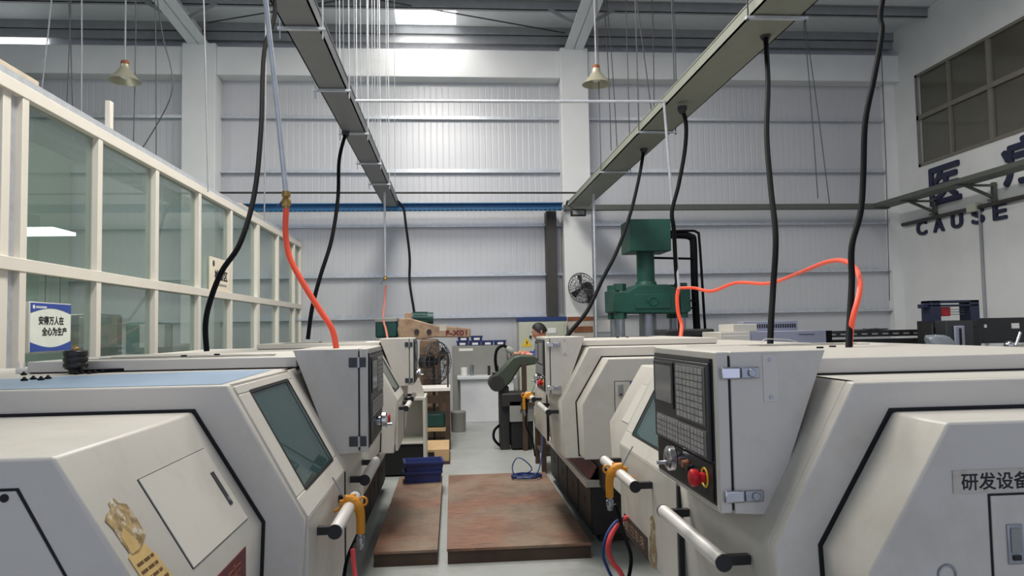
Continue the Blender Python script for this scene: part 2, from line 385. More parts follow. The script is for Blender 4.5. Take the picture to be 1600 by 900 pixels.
# characters and capitals fixed to the right wall
lr = Vector((0, -1, 0)); up = Vector((0, 0, 1))
def wall_char(ch, y, z, wid, hei, lab):
    mb = text_mb(ch, (8.397, y, z), lr, up, wid, hei, 0.03, 0.022 if ord(ch) > 255 else 0.011)
    o = mb.build('wall_character' if ord(ch) > 255 else 'wall_letter', 'wall_lettering'); tag(o, lab, 'letter')
wall_char('医', 12.12, 3.56, .74, .62, 'large navy Chinese character over the word CAUSE, crossed by the cable ledge')
wall_char('疗', 10.42, 3.56, .74, .66, 'navy Chinese character cut off by the right edge of the photo')
for ch, y, lab in (('C', 12.54, 'navy capital C, first letter on the white right wall'), ('A', 12.08, 'navy capital A on the white right wall'),
                   ('U', 11.62, 'navy capital U on the white right wall'), ('S', 11.13, 'navy capital S on the white right wall'),
                   ('E', 10.66, 'navy capital E, last letter of the word on the right wall')):
    wall_char(ch, y, 3.085, .25, .24, lab)
# ceiling with purlins, rafters and skylights
SLOPE = 0.03
def rz(y): return 7.0 + (13.0-y)*SLOPE
ce = thing('ceiling', None, None, (0, 0, 7), kind='structure')
holes = [(x-sx/2-.02, x+sx/2+.02, y-sy/2, y+sy/2) for (x, y, sx, sy, p) in SKY]
MB().add([(-9, 13.4, rz(13.4)), (8.6, 13.4, rz(13.4)), (8.6, -8, rz(-8)), (-9, -8, rz(-8)), (-9, 13.4, rz(13.4)+.08), (8.6, 13.4, rz(13.4)+.08), (8.6, -8, rz(-8)+.08), (-9, -8, rz(-8)+.08)],
         [(0,1,2,3),(7,6,5,4),(0,4,5,1),(1,5,6,2),(2,6,7,3),(3,7,4,0)]).build('roof_sheet', 'roof_sheet', ce)
for (xa, xb, ya, yb) in holes:
    MB().add([(xa, ya, rz(ya)-.012), (xb, ya, rz(ya)-.012), (xb, yb, rz(yb)-.012), (xa, yb, rz(yb)-.012), (xa, ya, rz(ya)-.002), (xb, ya, rz(ya)-.002), (xb, yb, rz(yb)-.002), (xa, yb, rz(yb)-.002)],
             [(0,1,2,3),(7,6,5,4),(0,4,5,1),(1,5,6,2),(2,6,7,3),(3,7,4,0)]).build('skylight', 'skylight', ce)
yy = 13.06
while yy > -7:
    z = rz(yy); p = MB()
    if yy > 13: p.box((-9, yy-.06, z-.16), (8.4, yy-.05, z)); p.box((-9, yy-.06, z-.16), (8.4, yy+.04, z-.15)); p.box((-9, yy-.02, z-.30), (8.4, yy, z-.16))
    else: p.box((-9, yy-.006, z-.16), (8.4, yy+.006, z)); p.box((-9, yy-.006, z-.16), (8.4, yy+.07, z-.148)); p.box((-9, yy-.07, z-.012), (8.4, yy+.006, z))
    p.build('purlin', 'purlin', ce); yy -= 1.06 if yy > 13 else 1.4
for x in (-4.28, 2.25):
    r = MB()
    for (ya, yb, za, zb) in ((12.95, 11.0, 6.52, 6.62), (11.0, -7, 6.62, 7.1)):
        r.add([(x-.17, ya, za), (x+.17, ya, za), (x+.17, yb, zb), (x-.17, yb, zb), (x-.17, ya, za+.02), (x+.17, ya, za+.02), (x+.17, yb, zb+.02), (x-.17, yb, zb+.02)],
              [(0,1,2,3),(7,6,5,4),(0,4,5,1),(1,5,6,2),(2,6,7,3),(3,7,4,0)])
        r.add([(x-.01, ya, za), (x+.01, ya, za), (x+.01, yb, zb), (x-.01, yb, zb), (x-.01, ya, rz(ya)-.15), (x+.01, ya, rz(ya)-.15), (x+.01, yb, rz(yb)-.15), (x-.01, yb, rz(yb)-.15)],
              [(0,1,2,3),(7,6,5,4),(0,4,5,1),(1,5,6,2),(2,6,7,3),(3,7,4,0)])
    r.build('rafter', 'roof_sheet', ce)
    for y in (12.0, 9.2):
        for sgn in (-1, 1): MB().bar((x+sgn*.06, y, 6.62), (x+sgn*.55, y, rz(y)-.14), .05, .05).build('fly_brace', 'purlin', ce)
for a, b in (((-4.2, 10.8, 6.98), (2.1, 12.9, 6.86)), ((-4.4, 10.6, 6.98), (-8.8, 12.8, 6.86)), ((2.2, 10.4, 6.98), (-4.1, 12.7, 6.86))):
    MB().cyl(a, b, .012, n=8).build('brace_rod', 'wire_dark', ce)
MB().box((-8.98, WY-.02, 6.53), (-6.95, WY-.004, 6.74)).build('window_2', 'skylight', kind='structure')  # glowing strip added for the lit wall under the eaves, borrowing the skylight material
MB().box((-9.1, -8, 0), (-9, 13.4, 7.6)).build('wall_left', 'room_wall', kind='structure')

# ------------------------------------------------------------------ glazed partition on the left
PX_ = -2.66
pt = thing('wall_partition', None, None, (PX_, 8, 0), kind='structure')
PTOP = 3.06; PMID = 1.985
posts = [3.55, 4.74, 5.72, 6.80, 7.93, 9.05, 10.25, 11.45, 12.62, 13.15]
for k, y in enumerate(posts):
    MB().box((PX_-.05, y-.035, 0), (PX_+.04, y+.035, PTOP)).build('post', 'alu_frame', pt, bevel=.003)
    if k == 1: MB().box((PX_-.05, y-.20, 0), (PX_+.02, y-.12, PTOP)).build('post', 'alu_frame', pt, bevel=.003); MB().box((PX_-.03, y-.12, 0), (PX_+.0, y-.035, PTOP)).build('post_channel', 'galv', pt)
    if k == 6: MB().box((PX_-.05, y+.04, 0), (PX_+.04, y+.09, PTOP)).build('post', 'alu_frame', pt, bevel=.003)
MB().box((PX_-.05, 2.0, PTOP-.03), (PX_+.045, 13.15, PTOP+.05)).build('top_rail', 'alu_frame', pt, bevel=.003)
MB().box((PX_-.10, 2.0, PTOP+.05), (PX_+.0, 13.15, PTOP+.12)).build('cap_rail', 'galv', pt)
MB().box((PX_-.05, 2.0, PMID-.035), (PX_+.045, 13.15, PMID+.045)).build('mid_rail', 'alu_frame', pt, bevel=.003)
MB().box((PX_-.05, 2.0, .0), (PX_+.045, 13.15, .95)).build('lower_panel', 'alu_frame', pt)
for a, b in zip([2.4]+posts[:-1], posts):
    for (za, zb) in ((.95, PMID-.035), (PMID+.045, PTOP-.03)):
        MB().box((PX_-.012, a+.03, za), (PX_-.004, b-.03, zb)).build('pane', 'glass', pt)
# plank pieces left lying on the partition top
for (y, ln, lab) in ((4.55, .42, 'short rough plank lying on the partition top rail nearest the camera'), (9.6, 1.2, 'long thin board lying on the far part of the partition top')):
    single(MB().box((PX_-.09, y, PTOP+.12), (PX_-.01, y+ln, PTOP+.155)), 'plank', 'old_plank', lab, 'plank', bevel=.004)
single(MB().box((PX_-.04, 5.95, PTOP+.12), (PX_+.0, 6.01, PTOP+.34)), 'upright_bracket', 'alu_frame', 'small pale upright stub standing on the partition top rail', 'bracket', bevel=.003)
# inside the glazed room
MB().box((-6.6, 2.0, 0), (-6.5, 13.1, 4.6)).build('wall_room', 'room_wall', kind='structure')
single(MB().box((-5.35, 8.62, 2.74), (-4.45, 9.12, 2.78)), 'led_panel', 'led', 'bright white ceiling light panel seen through the nearest upper pane', 'light', bevel=.004)  # glowing white panel hung inside the glazed room
for (y, z, lab) in ((8.9, 2.26, 'slim tube lamp on the glazed room wall, upper'), (8.6, 1.62, 'slim tube lamp on the glazed room wall, lower')):
    single(MB().box((-6.5, y-1.0, z-.02), (-6.42, y+1.0, z+.03)), 'tube_lamp', 'white', lab, 'light', bevel=.006)  # plain white bars along the room wall, without emission
for (x, y, w_, d_, h_, m_, lab) in ((-3.75, 8.3, 1.0, .8, 1.78, 'dark_machine', 'dark machine inside the glazed room behind the second pane'), (-4.1, 10.7, 1.1, .9, 1.72, 'motor_green', 'dark green machine inside the glazed room behind the third pane'), (-4.2, 12.0, .9, .8, 1.4, 'cab_grey', 'grey cabinet at the far end inside the glazed room')):
    t = thing('workshop_machine', lab, 'machine', (x, y, 0))
    MB().box((x-w_/2, y-d_/2, 0), (x+w_/2, y+d_/2, h_*.62)).build('body', m_, t, bevel=.02)
    MB().box((x-w_*.3, y-d_*.3, h_*.62), (x+w_*.1, y+d_*.3, h_)).build('head', m_, t, bevel=.03)
    MB().box((x-w_*.05, y-d_*.55, h_*.8), (x+w_*.25, y-d_*.3, h_*.98)).build('panel', 'cab_grey', t, bevel=.01)
area('led_panel_light', (-4.9, 8.87, 2.735), .85, .45, 60, (1, 1, 1))  # area lamp added under the panel to brighten the glazed room
# signs on the glass
def sign1():
    X = PX_+.03; y0, y1, z0, z1 = 4.83, 5.32, 1.455, 1.765
    t = thing('hanging_sign', 'blue and white square slogan sign on the nearest partition pane', 'sign', (X, (y0+y1)/2, z0))
    MB().box((X-.02, y0-.008, z0-.006), (X+.004, y1+.008, z1+.006)).build('sign_frame', 'alu', t, bevel=.002)
    MB().box((X+.004, y0, z0), (X+.007, y1, z1)).build('sign_face', 'sign_body', t)
    n = 14; top = [(y0, z1), (y1, z1)]; H = z1-z0
    arc = [(y1-(y1-y0)*i/n, z1-H*(.21-.11*math.sin(math.pi*i/n))) for i in range(n+1)]
    MB().prism(top+arc, 'x', X+.007, X+.0085).build('blue_band', 'sign_blue', t)
    arc2 = [(y1-(y1-y0)*i/n, z0+H*(.20-.12*math.sin(math.pi*i/n))-.012*(i/n)*0) for i in range(n+1)]
    MB().prism([(y0, z0), (y1, z0)]+arc2, 'x', X+.007, X+.0085).build('blue_band', 'sign_blue', t)
    r = Vector((0, 1, 0))
    text_mb('安得万人在', (X+.0075, y0+.095, z0+H*.56), r, up, .30, .052, .001, .0018).build('lettering', 'ink', t)
    text_mb('全心为生产', (X+.0075, y0+.135, z0+H*.33), r, up, .30, .052, .001, .0018).build('lettering', 'ink', t)
    MB().cyl((X+.0085, y0+.035, z1-.026), (X+.0095, y0+.035, z1-.026), .013).build('emblem', 'white', t)
    g = MB()
    for k in range(7): g.box((X+.0085, y0+.06+k*.018, z1-.033), (X+.0095, y0+.06+k*.018+.013, z1-.02))
    g.build('small_print', 'white', t)
    for dy in (.18, .36): MB().cyl((X, y0+dy, z1), (X-.01, y0+dy+.02, PMID-.03), .002, n=6).build('hanging_cord', 'wire_dark', t)
sign1()
def sign2():
    X = PX_+.02; y0, y1, z0, z1 = 8.30, 8.99, 2.035, 2.40
    t = thing('area_sign', 'cream area sign in an upper partition pane behind the black cable', 'sign', (X, (y0+y1)/2, z0))
    MB().box((X-.01, y0, z0), (X+.01, y1, z1)).build('sign_face', 'sign_cream', t, bevel=.003)
    r = Vector((0, 1, 0))
    text_mb('检验区', (X+.0105, y0+.14, z0+.12), r, up, .46, .11, .001, .005).build('lettering', 'ink', t)
    MB().cyl((X+.01, y0+.10, z1-.07), (X+.012, y0+.10, z1-.07), .035).build('emblem', 'motor_green', t)
    g = MB()
    for k in range(9): g.box((X+.01, y0+.15+k*.048, z0+.055), (X+.012, y0+.15+k*.048+.035, z0+.08))
    g.build('small_print', 'cab_grey', t)
sign2()

# ------------------------------------------------------------------ CNC lathes
L = 1.40
XB = -1.72
FOLD = (0.0, 1.06); TOP = (-.195, 1.415); CT = (-.28, 1.348); CF = (-.105, 1.06)
def lerp(a, b, t): return (a[0]+(b[0]-a[0])*t, a[1]+(b[1]-a[1])*t)
def slant(A, B):
    """point on a sloping front plane: t=0 at the top edge A, t=1 at the fold B"""
    d = Vector((B[0]-A[0], 0, B[1]-A[1])); n = Vector((-d.z, 0, d.x)).normalized()
    if n.z < 0: n = -n
    return lambda y, t, o=0: Vector((A[0]+d.x*t, y, A[1]+d.z*t)) + n*o, n
def lathe(side, loc, label, base_y, raised_y, film=False, stickers=False, plate=False, tail_paper=False, L=1.40, h1=(.17, .56), h2=(.88, 1.24), so=.056):
    root = thing('cnc_lathe', label, 'machine', loc, 0 if side < 0 else math.pi, 'CNC lathes in two rows along the aisle')
    B = lambda mb, name, m, par=root, **k: mb.build(name, m, par, local=True, **k)
    # base, chip tray
    b0, b1 = base_y; xb = -.24
    b = MB(); b.box((xb-.05, b0, .06), (XB+.1, b1, .41)); b.box((xb-.10, b0+.05, 0), (XB+.15, b1-.05, .06)); b.box((-.34, b0-.3, .41), (XB+.1, b1+.25, .73))
    base = B(b, 'base', 'dark_iron', bevel=.006)
    n = max(2, int((b1-b0)/.55))
    for i in range(n):
        ya, yb = b0+(b1-b0)*i/n+.02, b0+(b1-b0)*(i+1)/n-.02
        p = MB().box((xb-.052, ya, .09), (xb-.04, yb, .385)); pn = B(p, 'base_panel', 'dark_iron', bevel=.004)
        B(MB().cyl((xb-.045, (ya+yb)/2, .25), (xb-.036, (ya+yb)/2, .25), .03), 'grip_hole', 'dark_rust', pn)
    B(MB().box((xb-.06, b0, .40), (xb+.0, b1, .43)).box((xb-.03, b0, .43), (xb, b1, .45)).box((XB, b0-.01, .40), (xb, b0+.02, .45)).box((XB, b1-.02, .40), (xb, b1+.01, .45)), 'chip_tray', 'paint_clean', bevel=.004)
    B(MB().add([(xb-.06, b0, .432), (xb-.06, b1, .432), (-.34, b1, .52), (-.34, b0, .52)], [(0, 1, 2, 3)]).prism([(-.06, .0)], 'y', 0, 0) if False else
      MB().plate([(xb-.03, b0+.02, .432), (xb-.03, b1-.02, .432), (-.335, b1-.02, .54), (-.335, b0+.02, .54)], (0.6, 0, .7), .008), 'tray_slope', 'tray_red')
    # enclosure: end plates, top, back, fixed front
    prof = [(-.02, .70), FOLD, TOP, (XB, TOP[1]), (XB, .70)]
    for (ya, yb) in ((0, .035), (L-.035, L)):
        B(MB().prism(prof, 'y', ya, yb), 'end_plate', 'paint', bevel=.005)
    B(MB().box((XB, .035, TOP[1]-.02), (TOP[0], L-.035, TOP[1])), 'top_sheet', 'paint')
    B(MB().box((XB, .035, .70), (XB+.02, L-.035, TOP[1]-.02)), 'back_sheet', 'paint')
    dy = L-.71   # door | fixed panel split
    S, nS = slant(TOP, FOLD)
    B(MB().prism([(-.02, .70), FOLD, TOP, (TOP[0]-.03, TOP[1]), (-.03, 1.055), (-.05, .70)], 'y', dy+.02, L-.035), 'front_panel', 'paint', bevel=.004)
    # inner lining, chuck and spindle seen through the window
    B(MB().box((-.95, .04, .72), (-.90, L-.04, 1.39)).box((-.95, .036, .72), (-.06, .045, 1.05)).box((-.95, .04, .70), (-.08, dy, .74)), 'lining', 'lining')
    ch = MB().cyl((-.55, .04, 1.06), (-.55, .12, 1.06), .115, n=24).cyl((-.55, .12, 1.06), (-.55, .20, 1.06), .105, n=24)
    B(ch, 'chuck', 'steel')
    B(MB().box((-.62, .38, .80), (-.35, .60, 1.0)).box((-.55, .42, 1.0), (-.42, .56, 1.10)).cyl((-.86, .06, 1.18), (-.86, L-.06, 1.18), .02).bar((-.30, .05, 1.2), (-.40, .6, .95), .02, .03), 'tool_post', 'alu', bevel=.004)
    # sliding door with window
    fr = MB(); w0, w1, ta, tb = .145, dy-.07, .085, .86
    def strip(ya, yb, t0, t1): fr.plate([S(ya, t0, -.008), S(yb, t0, -.008), S(yb, t1, -.008), S(ya, t1, -.008)], nS, .012)
    strip(.036, dy, 0.02, ta); strip(.036, dy, tb, 1.01); strip(.036, w0, ta, tb); strip(w1, dy, ta, tb)
    fr.box((-.014, .036, .71), (.005, dy, 1.058))
    door = B(fr, 'sliding_door', 'paint', bevel=.003)
    B(MB().plate([S(w0-.015, ta-.03, -.007), S(w1+.015, ta-.03, -.007), S(w1+.015, tb+.03, -.007), S(w0-.015, tb+.03, -.007)], nS, .006), 'window_pane', 'door_glass', door)
    g = MB()
    for (ya, yb, t0, t1) in ((w0-.006, w0+.006, ta, tb), (w1-.006, w1+.006, ta, tb), (w0, w1, ta-.012, ta+.012), (w0, w1, tb-.012, tb+.012)):
        g.plate([S(ya, t0, .003), S(yb, t0, .003), S(yb, t1, .003), S(ya, t1, .003)], nS, .002)
    B(g, 'window_seal', 'black_gap', door)
    def handle(par, y0, y1, x=so, z=.990):
        h = B(MB().cyl((x, y0-.02, z), (x, y1+.02, z), .0195, n=20), 'handle', 'alu', par, label='pale aluminium grab handle')
        for yy_, sg in ((y0, -1), (y1, 1)):
            B(MB().cyl((x, yy_+sg*.02, z), (x, yy_+sg*.026, z), .0205, n=20).box((0.0, yy_-.011, z-.011), (x, yy_+.011, z+.011)), 'handle_bracket', 'black_plastic', h)
    handle(door, *h1)
    if plate and side > 0:
        pl = B(MB().box((.0045, .09, .705), (.0065, .455, .785)), 'name_plate', 'wood_dark', door)
        text_mb('数控车床', (.006, .11, .725), (0, 1, 0), (0, 0, 1), .30, .045, .001).build('lettering', 'mill_tan', pl, local=True)
        B(MB().plate([(.0045, .47, .72), (.0045, .50, .70), (.0045, .56, .705), (.0045, .575, .76), (.0045, .555, .80), (.0045, .56, .86), (.0045, .53, .885), (.0045, .495, .87), (.0045, .50, .82), (.0045, .475, .78)], (1, 0, 0), .0015), 'torn_label', 'label_torn', door, label='torn yellowed label')
    handle(root, *h2)
    B(MB().box((-.01, dy+.012, .71), (.006, dy+.03, 1.05)), 'door_gap', 'black_gap')
    # raised roof cover
    r0, r1 = raised_y
    B(MB().box((-.19, r0, TOP[1]+.004), (-1.15, r1, TOP[1]+.044)), 'roof_cover', 'paint_clean', bevel=.004)
    B(MB().box((-.19, r0+.001, TOP[1]-.001), (-1.14, r1-.001, TOP[1]+.005)), 'cover_gap', 'black_gap')
    g = MB()
    for k in range(3): g.box((-.30-.02*k, r0+.12+.1*k, TOP[1]+.044), (-1.0, r0+.128+.1*k, TOP[1]+.0455))
    g.cyl((-.6, (r0+r1)/2, TOP[1]+.044), (-.6, (r0+r1)/2, TOP[1]+.05), .012).cyl((-.7, (r0+r1)/2-.1, TOP[1]+.044), (-.7, (r0+r1)/2-.1, TOP[1]+.05), .012)
    B(g, 'cover_seam', 'black_gap')
    # end covers
    S2, n2 = slant(CT, CF)
    cp = [(CF[0]-.012, .72), CF, CT, (XB+.12, CT[1]), (XB+.12, .72)]
    GK = .008
    def grow(k): return [(CF[0]-.012+k, .72-k), (CF[0]+k, CF[1]+k*.3), (CT[0]+k*.6, CT[1]+k), (XB+.12-k, CT[1]+k), (XB+.12-k, .72-k)]
    for (ye, sg, ln) in ((0, -1, .67), (L, 1, .19)):
        B(MB().prism(grow(GK), 'y', ye, ye+sg*.003), 'cover_seal', 'black_gap')  # black plate put in for the shadowed gap round the cover
        cv = B(MB().prism(cp, 'y', ye, ye+sg*ln), 'end_cover', 'paint', bevel=.007)
        yf = ye+sg*ln
        if sg < 0:
            # end panel outline with screws, access door with recessed grip on the slope
            inset = [(CF[0]-.09, .76), (CF[0]-.085, 1.03), (CT[0]-.055, CT[1]-.05), (XB+.2, CT[1]-.05), (XB+.2, .76)]
            ins2 = [(CF[0]-.094, .764), (CF[0]-.0895, 1.031), (CT[0]-.058, CT[1]-.0545), (XB+.204, CT[1]-.0545), (XB+.204, .764)]
            B(MB().prism(inset, 'y', yf, yf-.0015), 'panel_groove', 'black_gap', cv)
            ep = B(MB().prism(ins2, 'y', yf, yf-.004), 'end_panel', 'paint', cv)
            B(MB().cyl((CT[0]-.075, yf-.004, CT[1]-.065), (CT[0]-.075, yf-.006, CT[1]-.065), .007), 'screw', 'black_gap', ep)
            def q(a, b_, t0, t1, o): return [S2(a, t0, o), S2(b_, t0, o), S2(b_, t1, o), S2(a, t1, o)]
            B(MB().plate(q(-.462, -.073, .285, .90, -.001), n2, .0018), 'door_groove', 'black_gap', cv)
            ad = B(MB().plate(q(-.459, -.076, .29, .895, -.001), n2, .004), 'access_door', 'paint', cv)
            B(MB().plate(q(-.131, -.110, .47, .74, .0028), n2, .002), 'recessed_grip', 'bezel', ad)
            B(MB().plate(q(-.125, -.116, .68, .71, .0045), n2, .002), 'grip_catch', 'chrome', ad)
            if plate and side < 0:
                pl = B(MB().box((CF[0]-.012, -.46, .82), (CF[0]+.0015, -.155, 1.045)), 'name_plate', 'plate_red', cv, bevel=.002)
                B(MB().box((CF[0]-.006, -.45, .83), (CF[0]+.0022, -.165, .96)), 'plate_field', 'black_plastic', pl)
                text_mb('机床', (CF[0]+.001, -.42, .985), (0, 1, 0), (0, 0, 1), .22, .045, .0015).build('lettering', 'plate_red_text', pl, local=True)
            if stickers:
                def torn(pts, m, nm):
                    k_, y0_ = (.8, -.616) if m == 'label_torn' else (.68, -.605)
                    pts = [(-.642+(a-y0_)*k_, t+(.02 if k_ == .8 else -.03)) for (a, t) in pts]
                    return B(MB().plate([S2(a, t, .0005) for (a, t) in pts], n2, .0012), nm, m, cv)
                l1 = torn([(-.616, .385), (-.60, .36), (-.57, .345), (-.565, .31), (-.535, .30), (-.53, .335), (-.50, .36), (-.495, .45), (-.50, .56), (-.56, .62), (-.60, .61), (-.605, .52), (-.607, .44)], 'label_torn', 'torn_label')
                B(MB().plate([S2(-.642+(a+.616)*.8, t+.02, .0017) for (a, t) in ((-.598, .50), (-.57, .46), (-.548, .56), (-.552, .60), (-.596, .605))], n2, .0006), 'label_remnant', 'label_yellow', l1)
                l2 = torn([(-.605, .66), (-.545, .60), (-.50, .585), (-.497, .64), (-.49, .70), (-.475, .72), (-.47, .80), (-.465, .85), (-.46, .97), (-.60, .99)], 'label_yellow', 'torn_label')
                g = MB()
                for k in range(6):
                    t0 = .71+k*.045
                    for (a, b_) in ((-.59, -.555), (-.548, -.515), (-.508, -.478 if k > 2 else -.49)):
                        a, b_ = [-.642+(q_+.605)*.68 for q_ in (a, b_)]; g.plate([S2(a, t0-.03, .0018), S2(b_, t0-.03, .0018), S2(b_, t0-.013, .0018), S2(a, t0-.013, .0018)], n2, .0005)
                B(g, 'print', 'label_ink', l2)
        else:
            ox = .04 if tail_paper else 0
            dpoly = [(-.355+ox, .77), (-.355+ox, 1.205), (-1.0, 1.205), (-1.0, .77)]
            B(MB().prism(dpoly, 'y', yf, yf+.0015), 'door_groove', 'black_gap', cv)
            ad = B(MB().prism([(-.359+ox, .774), (-.359+ox, 1.201), (-.996, 1.201), (-.996, .774)], 'y', yf, yf+.004), 'access_door', 'paint', cv)
            lt = B(MB().box((-.387+ox*1.2, yf+.003, 1.067+ox), (-.42+ox*1.2, yf+.008, 1.145+ox)), 'door_latch', 'steel', ad, bevel=.002)
            B(MB().box((-.393+ox*1.2, yf+.008, 1.09+ox), (-.414+ox*1.2, yf+.010, 1.138+ox)), 'latch_lever', 'cab_grey', lt, bevel=.002)
            B(MB().box((-.396+ox*1.2, yf+.008, 1.076+ox), (-.411+ox*1.2, yf+.012, 1.086+ox)), 'latch_button', 'black_plastic', lt)
            if plate: B(MB().ring((-.262, yf+.001, 1.052), (0, 1, 0), .018, .003), 'cable_port', 'steel', cv)
            if tail_paper:
                pp = B(MB().box((-.415, yf+.004, 1.10), (-.515, yf+.006, 1.20)), 'framed_notice', 'sign_blue', ad)
                B(MB().box((-.423, yf+.006, 1.108), (-.507, yf+.007, 1.192)), 'notice_paper', 'white', pp)
            if plate:
                pl = B(MB().box((-.283, yf+.0005, 1.208), (-.60, yf+.003, 1.253)), 'label_plate', 'label_paper', cv)
                text_mb('研发设备', (-.300, yf+.0025, 1.214), (-1, 0, 0), (0, 0, 1), .145, .033, .001, .0006).build('lettering', 'ink', pl, local=True)
    # control box
    y0, y1 = L-.63, L-.11
    oy = L-1.40
    bp = [(.045, 1.485), (-.19, 1.485), (-.045, 1.10), (.045, 1.107)]
    box = B(MB().prism(bp, 'y', y0, y1), 'control_box', 'paint', bevel=.003)
    B(MB().prism([(.05, 1.475), (.04, 1.475), (.04, 1.115), (.05, 1.115)], 'y', y0+.004, y1-.004), 'box_gap', 'black_gap', box)
    lid = B(MB().box((.0505, y0, 1.108), (.08, y1, 1.485)), 'box_lid', 'paint', bevel=.004)
    X = .08
    B(MB().box((X, y0+.012, 1.122), (X+.002, y1-.022, 1.468)), 'panel_plate', 'panel_black', lid)
    B(MB().box((X+.002, y0+.012, 1.458), (X+.006, y1-.03, 1.468)), 'panel_rim', 'bezel', lid)
    def fbox(nm, a, b_, za, zb, x0, x1, m, par=lid, bv=0.0): return B(MB().box((x0, a, za), (x1, b_, zb)), nm, m, par, bevel=bv)
    fbox('operator_unit', y0+.016, y1-.034, 1.222, 1.456, X+.002, X+.010, 'bezel', bv=.002)
    lcd = fbox('screen_bezel', y0+.025, y0+.215, 1.318, 1.447, X+.010, X+.014, 'panel_black', bv=.002)
    fbox('screen', y0+.042, y0+.20, 1.332, 1.436, X+.014, X+.0145, 'screen', lcd)
    kp = fbox('keypad', y0+.24, y1-.052, 1.302, 1.447, X+.010, X+.012, 'key_dark', bv=.001)
    g = MB()
    for i in range(7):
        for j in range(8):
            a = y0+.246+i*.0305; z = 1.308+j*.0170
            g.box((X+.012, a, z), (X+.0145, a+.026, z+.014))
    B(g, 'keys', 'key', kp)
    mp = fbox('machine_keypad', y0+.045, y1-.05, 1.228, 1.292, X+.010, X+.012, 'key_dark', bv=.001)
    g = MB()
    for i in range(16):
        if i in (4, 8, 12): pass
        for j in range(4):
            a = y0+.05+i*.0258+(.0); z = 1.232+j*.0147
            if i % 4 == 3: wd = .016
            else: wd = .021
            g.box((X+.012, a, z), (X+.014, a+wd, z+.0115))
    B(g, 'keys', 'key', mp)
    fbox('lower_panel', y0+.05, y1-.03, 1.128, 1.216, X+.002, X+.006, 'panel_black', bv=.002)
    hwz, hwy = 1.192, 1.02+oy
    hw = B(MB().lathe((X+.004, hwy, hwz), (1, 0, 0), [(.018, 0), (.018, .018), (.030, .02), (.033, .024), (.033, .038), (.029, .042), (.024, .044), (.012, .046)]), 'handwheel', 'chrome', lid)
    B(MB().cyl((X+.044, hwy-.018, hwz-.014), (X+.068, hwy-.018, hwz-.014), .005), 'handwheel_knob', 'steel', hw)
    for k, (yy_, m_) in enumerate(((1.075, 'rust'), (1.11, 'black_plastic'), (1.155, 'black_plastic'))):
        B(MB().cyl((X+.004, yy_+oy, 1.186-k*.005), (X+.022, yy_+oy, 1.186-k*.005), .0095).cyl((X+.004, yy_+oy, 1.186-k*.005), (X+.010, yy_+oy, 1.186-k*.005), .012), 'push_button', m_, lid)
    es = B(MB().lathe((X+.004, 1.205+oy, 1.176), (1, 0, 0), [(.012, 0), (.012, .016), (.019, .02), (.0215, .026), (.0215, .034), (.018, .039), (.008, .041)]), 'emergency_stop', 'red_plastic', lid, label='red mushroom emergency stop button')
    B(MB().ring((X+.006, 1.205+oy, 1.176), (1, 0, 0), .0225, .003), 'stop_collar', 'warn_yellow', es)
    for z in (1.435, 1.148):      # latches on one side, hinges on the other
        lt = B(MB().box((.024, y1, z-.0145), (.072, y1+.012, z+.0145)), 'latch', 'chrome', box, bevel=.004)
        B(MB().box((-.022, y1, z-.013), (.022, y1+.010, z+.013)).cyl((-.003, y1+.010, z), (-.003, y1+.016, z), .010), 'latch_lock', 'steel', lt, bevel=.002)
        hg = B(MB().box((.012, y0-.006, z-.018), (.044, y0, z+.018)).box((.050, y0-.006, z-.018), (.074, y0, z+.018)), 'hinge', 'bezel', box, bevel=.002)
        B(MB().cyl((.047, y0-.007, z-.019), (.047, y0-.007, z+.019), .006, n=10), 'hinge_pin', 'steel', hg)
    sp = B(MB().box((-.033, y1, 1.365), (-.070, y1+.002, 1.475)), 'cover_strip', 'paint_clean', box, bevel=.001)
    for z in (1.376, 1.464): B(MB().cyl((-.0515, y1+.002, z), (-.0515, y1+.0045, z), .005, n=10), 'screw', 'steel', sp)
    if film:
        B(MB().add([(-.22, .03, TOP[1]+.001), (-1.15, .03, TOP[1]+.001), (-1.36, .10, TOP[1]+.001), (-1.16, .48, TOP[1]+.001), (-.80, .66, TOP[1]+.001), (-.45, .74, TOP[1]+.001), (-.26, .76, TOP[1]+.001)],
                   [(0, 1, 2, 3, 4, 5, 6)]), 'protective_film', 'blue_film')
    return root
L1 = lathe(-1, (-.39, 1.98, 0), 'cream CNC lathe nearest on the left, with torn yellow labels on its end cover', (.15, 1.30), (.84, 1.62), film=True, stickers=True, plate=True)
L2 = lathe(-1, (-.39, 5.20, 0), 'cream CNC lathe second on the left, beside the narrow plywood platform', (.15, 2.2), (.78, 1.5))
R1 = lathe(1, (.70, 3.11, 0), 'cream CNC lathe nearest on the right, its control panel facing the aisle', (-.2, 1.17), (-.1, 1.28), plate=True, L=1.52, h1=(.05, .53), h2=(.92, 1.37), so=.07)
R2 = lathe(1, (.70, 6.31, 0), 'cream CNC lathe second on the right, beside the wide plywood platform', (-1.2, 1.02), (-.1, 1.28), tail_paper=True, L=1.52, h1=(.05, .53), h2=(.95, 1.42), so=.07)
